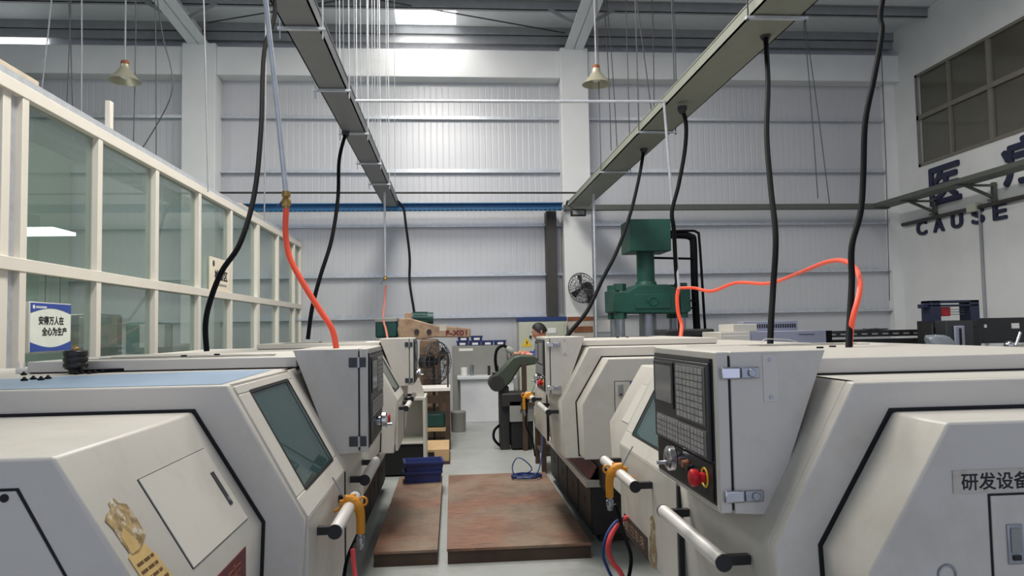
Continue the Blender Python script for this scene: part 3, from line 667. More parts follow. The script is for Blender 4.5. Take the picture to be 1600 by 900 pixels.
# things on the roof of the nearest left lathe
c = at(118, 577, 2.76); zt = 1.416
t = thing('black_coupling', 'ribbed black coupling standing on top of the left lathe', 'machine part', (c.x, c.y, zt))
MB().lathe((c.x, c.y, zt), (0, 0, 1), [(.022, 0), (.024, .014), (.034, .018), (.04, .026), (.04, .036), (.037, .039), (.037, .043), (.04, .046), (.04, .056), (.037, .059), (.037, .063), (.04, .066), (.04, .078), (.036, .083), (.014, .085)]).build('ribbed_body', 'black_plastic', t)
MB().lathe((c.x, c.y, zt+.085), (0, 0, 1), [(.012, 0), (.012, .006), (.006, .010), (.004, .02)]).build('tip', 'brass', t)
c = at(38, 581, 2.9)
t = thing('white_crown_nut', 'white toothed ring piece on the far edge of the left lathe roof', 'machine part', (c.x, c.y, zt))
g = MB().lathe((c.x, c.y, zt), (0, 0, 1), [(.026, 0), (.028, .012), (.024, .02), (.016, .022)])
g.build('body', 'white', t); g = MB()
for k in range(6): a = k*math.pi/3; g.cyl((c.x+.019*math.cos(a), c.y+.019*math.sin(a), zt+.018), (c.x+.021*math.cos(a), c.y+.021*math.sin(a), zt+.042), .004, .002, n=8)
g.build('teeth', 'white', t)
for k, (px, py) in enumerate(((38, 595), (52, 593), (64, 594), (75, 592), (119, 585), (128, 584), (139, 584), (148, 583), (160, 582), (168, 581), (37, 586), (60, 581))):
    d = Fv + Rv*(px-800)/F_PX - Uv*(py-450)/F_PX; p = CAM + d*((zt-CAM.z)/d.z)
    lab = ['leftmost', 'second from left', 'third from left', 'fourth from left', 'fifth from left', 'sixth from left', 'seventh from left', 'eighth from left', 'ninth from left', 'rightmost', 'small farther-back left', 'small farther-back right'][k]
    single(MB().lathe((p.x, p.y, zt), (0, 0, 1), [(.010, 0), (.011, .004), (.006, .007), (.003, .012)], n=10), 'rubber_plug', 'rubber', lab+' black rubber plug on the left lathe roof', 'plug', 'black plugs on the lathe roof')
c = at(176, 577, 2.8); single(MB().bar((c.x-.12, c.y, zt+.006), (c.x+.03, c.y+.03, zt+.008), .02, .01), 'flat_bar', 'rubber', 'flat black bar lying on the left lathe roof against its raised cover', 'bar')

# ------------------------------------------------------------------ platforms, bins, hose on the floor
def platform(x0, x1, y0, y1, lab):
    t = thing('plywood_platform', lab, 'platform', ((x0+x1)/2, (y0+y1)/2, 0), group=None)
    MB().box((x0, y0, .082), (x1, y1, .102)).build('top_board', 'plywood', t, bevel=.003)
    f = MB(); f.box((x0+.005, y0+.005, 0), (x1-.005, y0+.05, .082)); f.box((x0+.005, y1-.05, 0), (x1-.005, y1-.005, .082)); f.box((x0+.005, y0+.05, 0), (x0+.05, y1-.05, .082)); f.box((x1-.05, y0+.05, 0), (x1-.005, y1-.05, .055))
    f.build('frame', 'wood_dark', t)
platform(-.535, -.112, 4.97, 7.44, 'narrow worn plywood platform in front of the second left lathe')
platform(-.052, .915, 4.97, 7.44, 'wide worn plywood platform in front of the second right lathe')
def bin_(x, y, z, wd, dp, h, name, lab, m, group=None, rot=0):
    t = thing(name, lab, 'bin', (x, y, z), rot, group)
    q = lambda hx, hy, zz: [(-hx, -hy, zz), (hx, -hy, zz), (hx, hy, zz), (-hx, hy, zz)]
    a, b = wd/2, dp/2; k = .9
    vs = q(a*k, b*k, 0)+q(a, b, h)+q(a-.012, b-.012, h)+q(a*k-.012, b*k-.012, .01)
    fs = [(3, 2, 1, 0)]
    for l in range(3):
        for i in range(4): fs.append((l*4+i, l*4+(i+1) % 4, (l+1)*4+(i+1) % 4, (l+1)*4+i))
    fs.append((12, 13, 14, 15))
    MB().add(vs, fs).build('shell', m, t, local=True)
    r = MB()
    for (p, q_) in (((-a-.006, -b-.006), (a+.006, -b+.004)), ((-a-.006, b-.004), (a+.006, b+.006)), ((-a-.006, -b), (-a+.004, b)), ((a-.004, -b), (a+.006, b))): r.box((p[0], p[1], h-.018), (q_[0], q_[1], h+.003))
    r.build('rim', m, t, local=True)
    return t
bin_(-.30, 7.22, .104, .36, .26, .105, 'storage_bin', 'lower blue plastic bin at the far end of the narrow platform', 'blue_bin', rot=.08)
bin_(-.29, 7.22, .212, .37, .27, .085, 'storage_bin', 'upper blue plastic bin stacked on another bin on the platform', 'blue_bin', rot=.12)
# coiled blue hose on the wide platform
pts = []
for k in range(40):
    a = k*.42; rr = .125+.012*math.sin(k*1.7); pts.append((.70+rr*1.1*math.cos(a), 7.15+rr*.8*math.sin(a), .110+.0015*k*.5))
pts += [(.76, 7.25, .16), (.70, 7.25, .25), (.62, 7.26, .28), (.57, 7.24, .2), (.60, 7.18, .13), (.78, 7.15, .13), (.86, 7.3, .25), (.90, 7.45, .5), (.93, 7.6, .8)]
single(MB().tube(pts, .0065, n=6, sub=4), 'air_hose', 'hose_blue', 'thin blue air hose coiled at the far corner of the wide platform', 'hose')

# ------------------------------------------------------------------ air guns on the door handles
def air_gun(X, Y, Z, s, lab, sc_=1.0):
    t = thing('air_blow_gun', lab, 'air gun', (X, Y, Z-.13))
    P = lambda u, v, w_: (X-s*u*sc_, Y+v*sc_, Z+w_*sc_)     # u towards the aisle
    g = MB()
    g.tube([P(-.03, -.01, .036), P(-.005, 0, .026), P(.015, .0, .006), P(.022, .0, -.03), P(.022, 0, -.085)], .014*sc_, n=12, radii=[.012*sc_, .017*sc_, .018*sc_, .0155*sc_, .0145*sc_])
    g.bar(P(-.045, -.01, .010), P(.01, -.005, .014), .02*sc_, .04*sc_)
    g.build('gun_body', 'yellow', t, bevel=.003)
    MB().tube([P(.005, .015, .04), P(-.03, .02, .03), P(-.05, .025, -.005), P(-.085, .03, -.022)], .005*sc_, n=8).build('trigger', 'yellow', t)
    MB().ring(P(.030, .0, .022), (0, 1, 0), .014*sc_, .004*sc_, n=16).build('hanging_eye', 'yellow', t)
    MB().cyl(P(-.03, -.012, .04), P(-.065, -.03, .11), .0028*sc_, n=8).build('nozzle', 'steel', t)
    MB().lathe(P(.022, 0, -.085), (0, 0, -1), [(.010*sc_, 0), (.010*sc_, .008), (.014*sc_, .010), (.014*sc_, .03), (.011*sc_, .034), (.009*sc_, .048)], n=12).build('hose_coupling', 'steel', t)
    return t
air_gun(-.320, 2.42, .985, -1, 'yellow air gun hung on the left lathe door handle', .95)
air_gun(.612, 2.80, .985, 1, 'yellow air gun hung on the nearest right lathe door handle', 1.0)
air_gun(.600, 5.95, .985, 1, 'small far yellow air gun hung on the second right lathe', 1.1)
single(MB().tube([at(551, 858, 2.36), at(553, 885, 2.36), at(556, 930, 2.34), at(540, 1010, 2.3)], .0075), 'air_hose', 'hose_pink', 'red hose hanging from the air gun on the left lathe', 'hose')
single(MB().tube([at(549, 857, 2.39), at(541, 880, 2.42), at(536, 910, 2.42), at(520, 1000, 2.4)], .006), 'air_hose', 'rubber', 'dark hose beside the red hose under the left air gun', 'hose')
single(MB().tube([at(961, 788, 2.62), at(968, 808, 2.62), at(977, 840, 2.58), at(986, 870, 2.55), at(982, 905, 2.55), at(970, 960, 2.6)], .0065), 'air_hose', 'rubber', 'black hose hanging from the air gun on the near right lathe', 'hose')
single(MB().tube([at(985, 806, 3.0), at(963, 815, 2.9), at(947, 838, 2.85), at(942, 866, 2.85), at(950, 890, 2.85), at(962, 915, 2.85), at(975, 960, 2.85)], .006), 'air_hose', 'hose_blue', 'blue hose loop below the near right lathe door', 'hose')
single(MB().tube([at(990, 806, 3.0), at(968, 815, 2.93), at(953, 842, 2.9), at(951, 862, 2.9), at(958, 880, 2.9), at(972, 900, 2.9), at(985, 950, 2.9)], .0105), 'air_hose', 'hose_pink', 'thick red hose loop below the near right lathe door', 'hose')
single(MB().tube([at(822, 622, 5.85), at(823, 640, 5.9), at(822, 665, 6.2), at(832, 690, 6.6), at(836, 712, 6.9)], .008), 'air_hose', 'rubber', 'dark hose hanging from the far air gun on the second right lathe', 'hose')

# ------------------------------------------------------------------ cable trays, pipes, cables
def tray(name, x0, x1, z0, z1, yend, m, lab, hangers):
    t = thing(name, lab, 'cable tray', ((x0+x1)/2, yend, z0))
    g = MB(); g.box((x0, -1.5, z0), (x1, yend, z0+.012)); g.box((x0, -1.5, z0), (x0+.01, yend, z1)); g.box((x1-.01, -1.5, z0), (x1, yend, z1)); g.box((x0-.004, -1.5, z1), (x1+.004, yend, z1+.01)); g.box((x0, yend-.01, z0), (x1, yend, z1))
    g.build('tray_body', m, t)
    for y in hangers:
        h = MB().box((x0-.04, y-.015, z0-.03), (x1+.04, y+.015, z0-.012)).build('hanger_bar', 'galv', t)
        for x in (x0-.025, x1+.025): MB().cyl((x, y, z0-.09 if x0 < 0 else z0-.045), (x, y, rz(y)-.16), .006, n=6).build('hanger_rod', 'galv' if x0 < 0 else 'wire_dark', h)
    return t
tray('cable_tray', -1.11, -.875, 3.63, 3.74, 12.4, 'tray_grey', 'grey cable tray hung over the left lathes', (5.0, 6.3, 7.7, 9.1, 10.4))
tray('cable_tray', 2.04, 2.39, 3.63, 3.72, 12.5, 'tray_cream', 'pale cable tray hung over the right lathes', (4.7, 7.6, 9.6))
single(MB().cyl((-.85, 6.7, 3.645), (2.03, 6.7, 3.66), .014, n=12), 'air_pipe', 'galv', 'thin silver pipe spanning between the two cable trays', 'pipe')
def drop(name, pts, r, lab, valve=None):
    t = thing(name, lab, 'pipe', pts[-1])
    MB().tube(pts, r, n=12).build('pipe', 'galv', t)
    if valve:
        v = Vector(pts[-1]); s_ = valve
        MB().lathe(v, (0, 0, -1), [(r*1.5, -.01), (r*1.7, .01), (r*1.2, .014), (r*1.9, .03), (r*1.9, .045), (r*1.2, .05), (r*1.3, .06)], n=12).build('valve', 'brass', t)
        MB().bar(v+Vector((-.01, 0, -.02)), v+Vector((-.035*s_, -.01, -.06*s_)), .012*s_, .006).build('valve_lever', 'hose_blue', t)
    return t
drop('drop_pipe', [(-.80, 3.05, 3.66), (-.785, 3.02, 3.4), at(412, -30, 3), at(430, 137, 3), at(447, 303, 3)], .0105, 'silver drop pipe with brass valve at the upper left', 1.0)
drop('drop_pipe', [(2.025, 6.7, 3.66), at(1061, 452, 6.7)], .013, 'silver drop pipe below the right end of the cross pipe')
drop('drop_pipe', [at(601, 300, 11), at(602, 432, 11)], .016, 'far silver drop pipe with valve left of centre', 2.0)
drop('drop_pipe', [at(927, 282, 11.3), at(932, 530, 11.3)], .02, 'far silver drop pipe in front of the white column')
single(MB().tube([at(448, 316, 3), at(446, 360, 3), at(452, 400, 2.98), at(472, 440, 2.95), at(500, 485, 2.92), at(519, 515, 2.9), at(526, 548, 2.9)], .0115, n=10), 'air_hose', 'hose_orange', 'thick orange hose hanging down to the nearest left lathe', 'hose')
single(MB().tube([at(603, 446, 11), at(601, 470, 11), at(599, 498, 10.8), at(603, 515, 10.4), at(606, 532, 10)], .015, n=8), 'air_hose', 'hose_faded', 'far faded pink hose hanging behind the second left lathe', 'hose')
single(MB().tube([at(1062, 450, 6.7), at(1085, 450, 6.5), at(1112, 455, 6.2), at(1150, 442, 5.6), at(1200, 443, 4.9), at(1245, 428, 4.2), at(1290, 410, 3.5), at(1320, 408, 3.1), at(1340, 425, 2.8), at(1343, 455, 2.65), at(1333, 495, 2.6), at(1329, 522, 2.6), at(1328, 548, 2.6)], .0105, n=10, radii=[.014, .014, .014, .013, .012, .011, .0105, .0105, .0105, .0105, .0105, .0105, .0105]), 'air_hose', 'hose_orange', 'long orange hose arching across to the nearest right lathe', 'hose')
single(MB().tube([at(1061, 448, 6.72), at(1058, 465, 6.72), at(1060, 490, 6.72), at(1065, 508, 6.7), at(1063, 530, 6.6), at(1062, 545, 6.5)], .018, n=8), 'air_hose', 'hose_orange', 'orange hose hanging straight down beside the green press', 'hose')
def cable(pts, r, lab, m='rubber'):
    a = Vector(pts[0]); t = thing('power_cable', lab, 'cable', pts[-1])
    MB().tube(pts, r, n=10).build('cable_sheath', m, t)
    return t
def gland(t, p, r): MB().lathe(p, (0, 0, -1), [(r*2.3, -.02), (r*2.3, .01), (r*2.0, .02), (r*1.3, .05)], n=10).build('cable_gland', 'black_plastic', t)
P0 = Vector((-1.0, 4.0, 3.63))
cable([P0, at(430, 12, 3.9), at(413, 80, 3.7), at(408, 200, 3.4), at(398, 300, 3.2), at(376, 378, 3.05), at(346, 425, 3.0), at(327, 475, 3.0), at(321, 510, 3.0), at(323, 549, 3.0)], .011, 'thick black cable dropping to the left end of the nearest left lathe')
p = at(540, 208, 7.7); t = cable([p, at(530, 250, 7.5), at(528, 310, 7.2), at(518, 375, 6.9), at(501, 430, 6.7), at(488, 480, 6.6), at(481, 530, 6.6)], .018, 'black cable dropping from the left tray to the second left lathe'); gland(t, p, .018)
p = at(619, 312, 12.3); t = cable([p, at(630, 325, 12.2), at(634, 350, 12.1), at(640, 400, 12), at(640, 440, 11.9), at(646, 480, 11.5), at(648, 494, 11.3)], .02, 'far black cable dropping to the brown milling machine')
p = at(1196, 52, 5.05); t = cable([p, at(1200, 130, 4.9), at(1198, 210, 4.7), at(1204, 290, 4.5), at(1212, 370, 4.3), at(1208, 450, 4.2), at(1205, 500, 4.1), at(1203, 552, 4.0)], .0175, 'black cable dropping from the right tray behind the control box'); gland(t, p, .02); cableR = t
p = at(1066, 170, 6.6); t = cable([p, at(1072, 195, 6.6), at(1070, 235, 6.6), at(1060, 290, 6.55), at(1050, 330, 6.5), at(1053, 360, 6.5), at(1056, 420, 6.7), at(1060, 470, 6.8), at(1064, 540, 6.8)], .019, 'black cable dropping from the right tray beside the drop pipe'); gland(t, p, .02)
p = at(1006, 233, 8.4); t = cable([p, at(1000, 270, 8.3), at(986, 330, 8), at(965, 390, 7.7), at(942, 435, 7.5), at(918, 485, 7.3), at(890, 520, 7.1), at(880, 535, 7.0)], .020, 'black cable slanting down past the wall fan to the second right lathe'); gland(t, p, .022)
cable([(2.2, 3.2, 3.63), at(1379, 0, 3.1), at(1378, 50, 3.05), at(1366, 120, 2.95), at(1352, 190, 2.9), at(1349, 270, 2.85), at(1345, 330, 2.8), at(1331, 385, 2.75), at(1331, 440, 2.7), at(1328, 500, 2.62), at(1326, 548, 2.55)], .0118, 'thick black cable dropping to the roof of the nearest right lathe')
# loose wires hanging from the roof
W = [((78, 0), (63, 160), 9, 'leftmost thin wire above the glazed partition', 'wire_grey'), ((108, 0), (104, 175), 9.5, 'dark thin wire left of the left pendant lamp', 'wire_dark'), ((125, -5), (127, 198), 9, 'pale thin rod left of the left pendant lamp', 'wire_grey'),
     ((107, 40), (114, 192), 9.8, 'second dark wire left of the left pendant lamp', 'wire_dark'), ((210, 0), (208, 240), 9.8, 'thin wire just right of the left pendant lamp', 'wire_dark'), ((240, 0), (244, 262), 9.8, 'straight dark wire between the left lamp and the column', 'wire_dark'),
     ((315, -5), (325, 300), 8, 'pale thin rod in front of the left white column', 'wire_grey'), ((412, 0), (413, 345), 8.5, 'thin grey wire beside the leftmost black cable', 'wire_grey'),
     ((992, 0), (1020, 190), 9, 'thin wire right of the right pendant lamp', 'wire_dark'), ((1017, 0), (1022, 188), 10, 'grey wire reaching down to the right tray', 'wire_dark'), ((1050, 0), (1057, 150), 9, 'dark wire meeting the right tray at the cross pipe', 'wire_dark'),
     ((945, 40), (955, 235), 11, 'thin wire behind the right pendant lamp', 'wire_dark'), ((953, 80), (965, 245), 11, 'kinked thin wire right of the right pendant lamp shade', 'wire_dark'), ((1258, 72), (1278, 310), 11, 'left one of two thin wires before the right back wall', 'wire_dark'), ((1262, 72), (1296, 318), 11, 'right one of two thin wires before the right back wall', 'wire_dark'),
     ((1385, 325), (1390, 470), 12.8, 'thin wire hanging low on the back wall near the right corner', 'wire_dark')]
for a, b, Y, lab, m_ in W:
    p, q = at(a[0], a[1], Y), at(b[0], b[1], Y); p = p+(p-q)*((rz(p.y)-.02-p.z)/(p.z-q.z)); single(MB().tube([p, (p+q)/2+Vector((.02, 0, 0)), q], .007 if m_ == 'wire_dark' else .008, n=6, sub=3), 'hanging_wire', m_, lab, 'wire')
single(MB().tube([at(246, 0, 9.8), at(255, 60, 9.8), at(268, 110, 9.8), at(267, 150, 9.8), at(245, 195, 9.8), at(215, 243, 9.8)], .008, n=6), 'hanging_wire', 'wire_dark', 'bowed dark wire between the left lamp and the white column', 'wire')
for k, (px, y1_, Y) in enumerate(((525, 95, 7), (536, 130, 7.5), (553, 150, 8), (563, 175, 8.6), (575, 120, 9), (581, 240, 9.4), (585, 250, 9.8), (590, 272, 10), (603, 280, 10.4), (616, 300, 11))):
    nth = ['first', 'second', 'third', 'fourth', 'fifth', 'sixth', 'seventh', 'eighth', 'ninth', 'tenth'][k]
    single(MB().cyl(at(px, -8, Y), at(px+1, y1_, Y), .0045, n=6), 'hanging_rod', 'wire_grey', nth+' from left of the thin rods hanging right of the left tray', 'rod', 'thin rods hanging beside the left cable tray')
# pendant lamps
def lamp(px, py, Y, lab):
    b = at(px, py, Y); t = thing('pendant_lamp', lab, 'lamp', b)
    n = 40; g = MB(); prof = [(.052, .215), (.058, .17), (.085, .13), (.14, .06), (.195, .0), (.188, .0), (.135, .055), (.08, .12), (.05, .165)]
    g.lathe(b, (0, 0, 1), prof, n=n); g.build('lamp_shade', 'lamp_shade', t)
    MB().lathe(b+Vector((0, 0, .205)), (0, 0, 1), [(.05, 0), (.05, .05), (.04, .062), (.012, .066)], n=16).build('lamp_cap', 'rust', t)
    MB().lathe(b+Vector((0, 0, .03)), (0, 0, 1), [(.01, 0), (.05, .02), (.06, .06), (.045, .11), (.03, .14)], n=16).build('bulb', 'white', t)
    MB().cyl(b+Vector((0, 0, .27)), (b.x, b.y, 6.95), .011, n=8).build('lamp_stem', 'wire_grey', t)
lamp(195, 127, 9.6, 'tin pendant lamp hanging at the left'); lamp(932, 132, 9.6, 'tin pendant lamp hanging before the right white column')

# ------------------------------------------------------------------ back wall rails, fan, cabinets
t = thing('crane_rail', 'blue crane rail across the middle bay of the back wall', 'rail', (-1, 12.6, 3.57))
g = MB().box((-3.75, 12.55, 3.60), (1.95, 12.75, 3.615)).box((-3.75, 12.64, 3.6), (1.95, 12.66, 3.71)).box((-3.75, 12.55, 3.70), (1.95, 12.75, 3.715))
for k in range(70): g.box((-3.7+k*.08, 12.56, 3.575), (-3.66+k*.08, 12.6, 3.6))
g.build('beam', 'rail_blue', t)
single(MB().cyl((-4.3, 12.55, 3.90), (2.25, 12.55, 3.88), .018, n=10), 'wall_pipe', 'dark_col', 'thin dark pipe running above the blue rail', 'pipe')
t = thing('cable_ledge', 'grey green cable ledge along the right back wall and around the corner', 'ledge', (5, 12.6, 3.6))
MB().box((2.0, 12.72, 3.61), (8.0, 12.86, 3.70)).build('ledge_run', 'rail_green_grey', t)
MB().box((7.70, 4.0, 3.63), (8.02, 12.86, 3.70)).build('ledge_run', 'rail_green_grey', t)
for y in (12.0, 10.6, 9.2):
    MB().box((8.26, y-.03, 3.37), (8.39, y+.03, 3.40)).bar((8.355, y, 3.38), (8.355, y, 3.66), .06, .06).bar((7.9, y, 3.61), (8.355, y, 3.42), .04, .04).box((7.75, y-.03, 3.6), (8.39, y+.03, 3.63)).build('bracket', 'rail_green_grey', t)
single(MB().cyl((8.34, 12.9, 3.33), (8.34, 5, 3.33), .035, n=12), 'wall_pipe', 'dark_col', 'dark pipe running along the right wall above the word CAUSE', 'pipe')
t = thing('junction_box', 'small cream junction box on the right wall pipe', 'box', (8.34, 11.0, 3.3))
MB().box((8.27, 10.92, 3.27), (8.39, 11.12, 3.41)).build('box_body', 'ecab_cream', t, bevel=.006)
MB().cyl((8.37, 10.95, 0), (8.37, 10.95, 3.27), .022, n=8).build('conduit', 'wire_grey', t)
single(MB().tube([(2.05, 12.85, 3.60), (2.05, 12.7, 3.75), (2.08, 12.6, 3.72)], .02), 'pipe_elbow', 'dark_col', 'small dark elbow bracket on top of the right white column rail', 'bracket')
t = thing('flood_lamp', 'small black framed floodlight under the right tray end', 'lamp', (2.12, 12.6, 3.45))
fq = at(904, 332, 12.3)
MB().box((fq.x-.13, fq.y, fq.z-.06), (fq.x+.13, fq.y+.08, fq.z+.06)).build('housing', 'black_plastic', t, bevel=.01)
MB().box((fq.x-.10, fq.y-.006, fq.z-.035), (fq.x+.10, fq.y, fq.z+.035)).build('lens', 'cab_grey', t)
def fan(c, r, nrm, name, lab, stand=None):
    c = Vector(c); nrm = Vector(nrm).normalized(); t = thing(name, lab, 'fan', (c.x, c.y, 0 if stand else c.z))
    g = MB()
    a = nrm.orthogonal().normalized(); b = nrm.cross(a)
    g.ring(c, nrm, r, .008)
    for sgn in (1, -1):
        for rr, off in ((r*.92, .04), (r*.7, .075), (r*.45, .09), (r*.2, .1)): g.ring(c+nrm*off*sgn*r/.22, nrm, rr, .004, n=24, m=4)
        for k in range(24):
            e = a*math.cos(2*math.pi*k/24)+b*math.sin(2*math.pi*k/24)
            g.tube([c+e*r, c+e*r*.92+nrm*.04*sgn*r/.22, c+e*r*.45+nrm*.09*sgn*r/.22, c+e*r*.1+nrm*.1*sgn*r/.22], .0035, n=4, sub=2)
    g.build('cage', 'wire_dark', t)
    bl = MB()
    for k in range(3):
        e = a*math.cos(2.094*k)+b*math.sin(2.094*k); f = nrm.cross(e)
        bl.plate([c+e*r*.12-f*r*.08+nrm*.02, c+e*r*.85-f*r*.25+nrm*.03, c+e*r*.88+f*r*.2-nrm*.02, c+e*r*.12+f*r*.08-nrm*.02], nrm, .004)
    bl.build('blades', 'black_plastic', t)
    MB().lathe(c-nrm*.2*r/.22, nrm, [(.02, -.02), (r*.28, 0), (r*.3, .1*r/.22), (r*.2, .14*r/.22), (.03, .2*r/.22)], n=16).build('motor', 'black_plastic', t)
    return t, c
t, c = fan(at(909, 450, 12.5), .26, (-.45, -.55, -.15), 'wall_fan', 'black caged wall fan mounted on the white column')
MB().bar(c+Vector((.04, .1, 0)), (c.x+.2, 12.83, c.z-.1), .05, .05).bar((c.x+.2, 12.80, c.z-.25), (c.x+.2, 12.80, c.z+.05), .1, .03).build('wall_bracket', 'black_plastic', t)
# notices and power strip on the column
t = thing('meter_board', 'rusty edged board low on the white column behind the second right lathe', 'board', (2.25, 12.8, 1.3))
MB().box((2.02, 12.76, 1.35), (2.48, 12.815, 1.72)).build('board', 'label_paper', t, bevel=.004); MB().box((2.02, 12.75, 1.66), (2.48, 12.76, 1.73)).box((2.12, 12.745, 1.46), (2.46, 12.76, 1.56)).build('rusty_strip', 'rust', t)
# electrical cabinet
t = thing('electrical_cabinet', 'cream electrical cabinet with blue top and warning triangle behind the man', 'cabinet', (1.5, 12.5, 0))
MB().box((1.13, 12.4, 0), (1.94, 12.82, 1.66)).build('cabinet_body', 'ecab_cream', t, bevel=.006)
MB().box((1.12, 12.39, 1.66), (1.95, 12.83, 1.73)).build('top_band', 'blue_dark', t, bevel=.004)
wq = at(823, 535, 12.38); wx_, wz_ = wq.x, wq.z
d = MB().box((1.17, 12.385, .1), (1.90, 12.4, 1.62)).build('cabinet_door', 'ecab_cream', t, bevel=.004)
MB().prism([(wx_-.085, wz_-.07), (wx_+.085, wz_-.07), (wx_, wz_+.08)], 'y', 12.38, 12.385).build('warning_sign', 'warn_yellow', d)
MB().prism([(wx_-.015, wz_-.005), (wx_+.008, wz_+.045), (wx_+.003, wz_+.005), (wx_+.022, wz_+.005), (wx_-.008, wz_-.055), (wx_, wz_-.01)], 'y', 12.377, 12.38).build('bolt_mark', 'ink', d)
for x in (1.36, 1.62): MB().box((x, 12.375, 1.45), (x+.14, 12.385, 1.54)).build('meter', 'white', d, bevel=.003)
MB().cyl((1.32, 12.36, 1.40), (1.32, 12.385, 1.40), .022).build('rotary_switch', 'dark_iron', d)
# grey cabinet, blue parts bins, white bench
t = thing('storage_cabinet', 'grey steel cabinet against the back wall under blue bins', 'cabinet', (.47, 12.95, 0))
MB().box((.0, 12.82, 0), (.95, 13.16, 1.26)).build('cabinet_body', 'cab_grey', t, bevel=.006)
MB().box((.02, 12.812, .05), (.93, 12.82, 1.23)).build('cabinet_door', 'cab_grey', t, bevel=.003)
MB().box((.12, 12.806, 1.17), (.36, 12.812, 1.215)).build('label_strip', 'white', t)
bx = [(.08, 1.261, 0, 'lower left'), (.30, 1.261, 0, 'lower second'), (.52, 1.261, 0, 'lower third'), (.74, 1.261, 0, 'lower right'), (.10, 1.345, .0, 'upper left'), (.33, 1.345, 0, 'upper second')]
for k, (x, z, dy_, pos) in enumerate(bx):
    t = bin_(x+.10, 12.96, z, .20, .24, .08, 'parts_bin', 'small blue parts bin with white card, '+pos+' on the grey cabinet', 'blue_bin', 'blue parts bins on the grey cabinet')
    MB().box((-.05, -.128, .012), (.05, -.118, .05)).build('name_card', 'white', t, local=True)
t = thing('workbench', 'white panelled workbench before the grey cabinet', 'workbench', (.54, 12.6, 0))
MB().box((.08, 12.30, .71), (1.06, 12.80, .76)).build('bench_top', 'bench_white', t, bevel=.008)
MB().box((.13, 12.36, 0), (1.02, 12.78, .71)).build('bench_body', 'bench_white', t, bevel=.005)
for (x, r, h, m_, nm, lab) in ((.20, .06, .14, 'white', 'mug', 'white cup on the left of the white bench'), (.33, .035, .18, 'steel', 'metal_cylinder', 'steel cylinder beside the white cup on the bench'), (.62, .025, .16, 'dark_iron', 'spindle_part', 'left dark spindle piece standing on the white bench'), (.76, .025, .16, 'dark_iron', 'spindle_part', 'right dark spindle piece standing on the white bench')):
    single(MB().lathe((x, 12.55, .76), (0, 0, 1), [(r*.8, 0), (r, h*.2), (r*.9, h*.5), (r, h*.7), (r*.95, h), (r*.7, h)], n=14), nm, m_, lab, 'cup' if nm == 'mug' else 'metal part')

# ------------------------------------------------------------------ brown milling machine and what stands round it
MY = 10.9
def mp(px, py, Y=MY): v = at(px, py, Y); return (v.x, v.z)
def mprism(mb, pts, d0, d1): return mb.prism([mp(*p) for p in pts], 'y', MY+d0, MY+d1)
t = thing('milling_machine', 'brown turret milling machine with green motors behind the left lathes', 'machine', (-.45, MY+.2, 0))
mprism(MB(), [(622, 515), (625, 498), (640, 497), (680, 508), (735, 513), (735, 527), (680, 527), (660, 530), (624, 530)], -.16, .16).build('ram', 'mill_tan', t, bevel=.015)
mprism(MB(), [(633, 490), (644, 488), (646, 508), (633, 510)], -.14, .14).build('motor_flange', 'mill_tan', t, bevel=.01)
a = Vector((*mp(644, 497), 0)); b = Vector((*mp(677, 497), 0))
g = MB().cyl((a.x, MY, a.y), (b.x, MY, b.y), .085, n=24)
for k in range(12): th = k*math.pi/6; g.bar((a.x+.02, MY+.088*math.cos(th), a.y+.088*math.sin(th)), (b.x-.08, MY+.088*math.cos(th), b.y+.088*math.sin(th)), .012, .012)
g.build('ram_motor', 'motor_green', t)
mprism(MB(), [(588, 500), (620, 498), (622, 512), (622, 528), (588, 528)], -.16, .14).build('spindle_motor', 'motor_green', t, bevel=.03)
mprism(MB(), [(586, 498), (621, 496), (622, 503), (587, 504)], -.17, .15).build('motor_cap', 'cab_grey', t, bevel=.012)
for px in (652, 671):
    v = mp(px, 518); MB().cyl((v[0], MY-.16, v[1]), (v[0], MY-.19, v[1]), .035).build('clamp_bolt', 'dark_iron', t)
mprism(MB(), [(657, 530), (685, 530), (688, 560), (690, 600), (652, 600), (656, 560)], -.2, .25).build('column', 'mill_brown', t, bevel=.03)
MB().box((-.55, MY-.25, 0), (-.08, MY+.5, .72)).build('pedestal', 'mill_brown', t, bevel=.02)
MB().box((-1.3, MY-.45, .78), (-.2, MY-.15, .86)).build('work_table', 'mill_brown', t, bevel=.01)
MB().box((-.5, MY-.35, .45), (-.2, MY-.12, .80)).build('knee', 'mill_tan', t, bevel=.02)
v = at(688, 513, MY-.16)
text_mb('F-X01', at(697, 524, MY-.163), (1, 0, 0), (0, 0, 1), .30, .07, .004, .0025).build('lettering', 'plate_red', t)
g = MB(); p0 = mp(687, 512); g.box((p0[0], MY-.163, p0[1]-.05), (p0[0]+.10, MY-.16, p0[1]+.04)); g.build('rating_plate', 'label_paper', t)
t, c = fan(at(683, 566, 10.3), .29, (.75, -.5, 0), 'pedestal_fan', 'black caged pedestal fan beside the brown milling machine')
MB().cyl((c.x-.05, c.y, 0.04), (c.x-.05, c.y, c.z-.05), .02).cyl((c.x-.05, c.y, 0), (c.x-.05, c.y, .04), .16, n=24).build('stand', 'black_plastic', t)
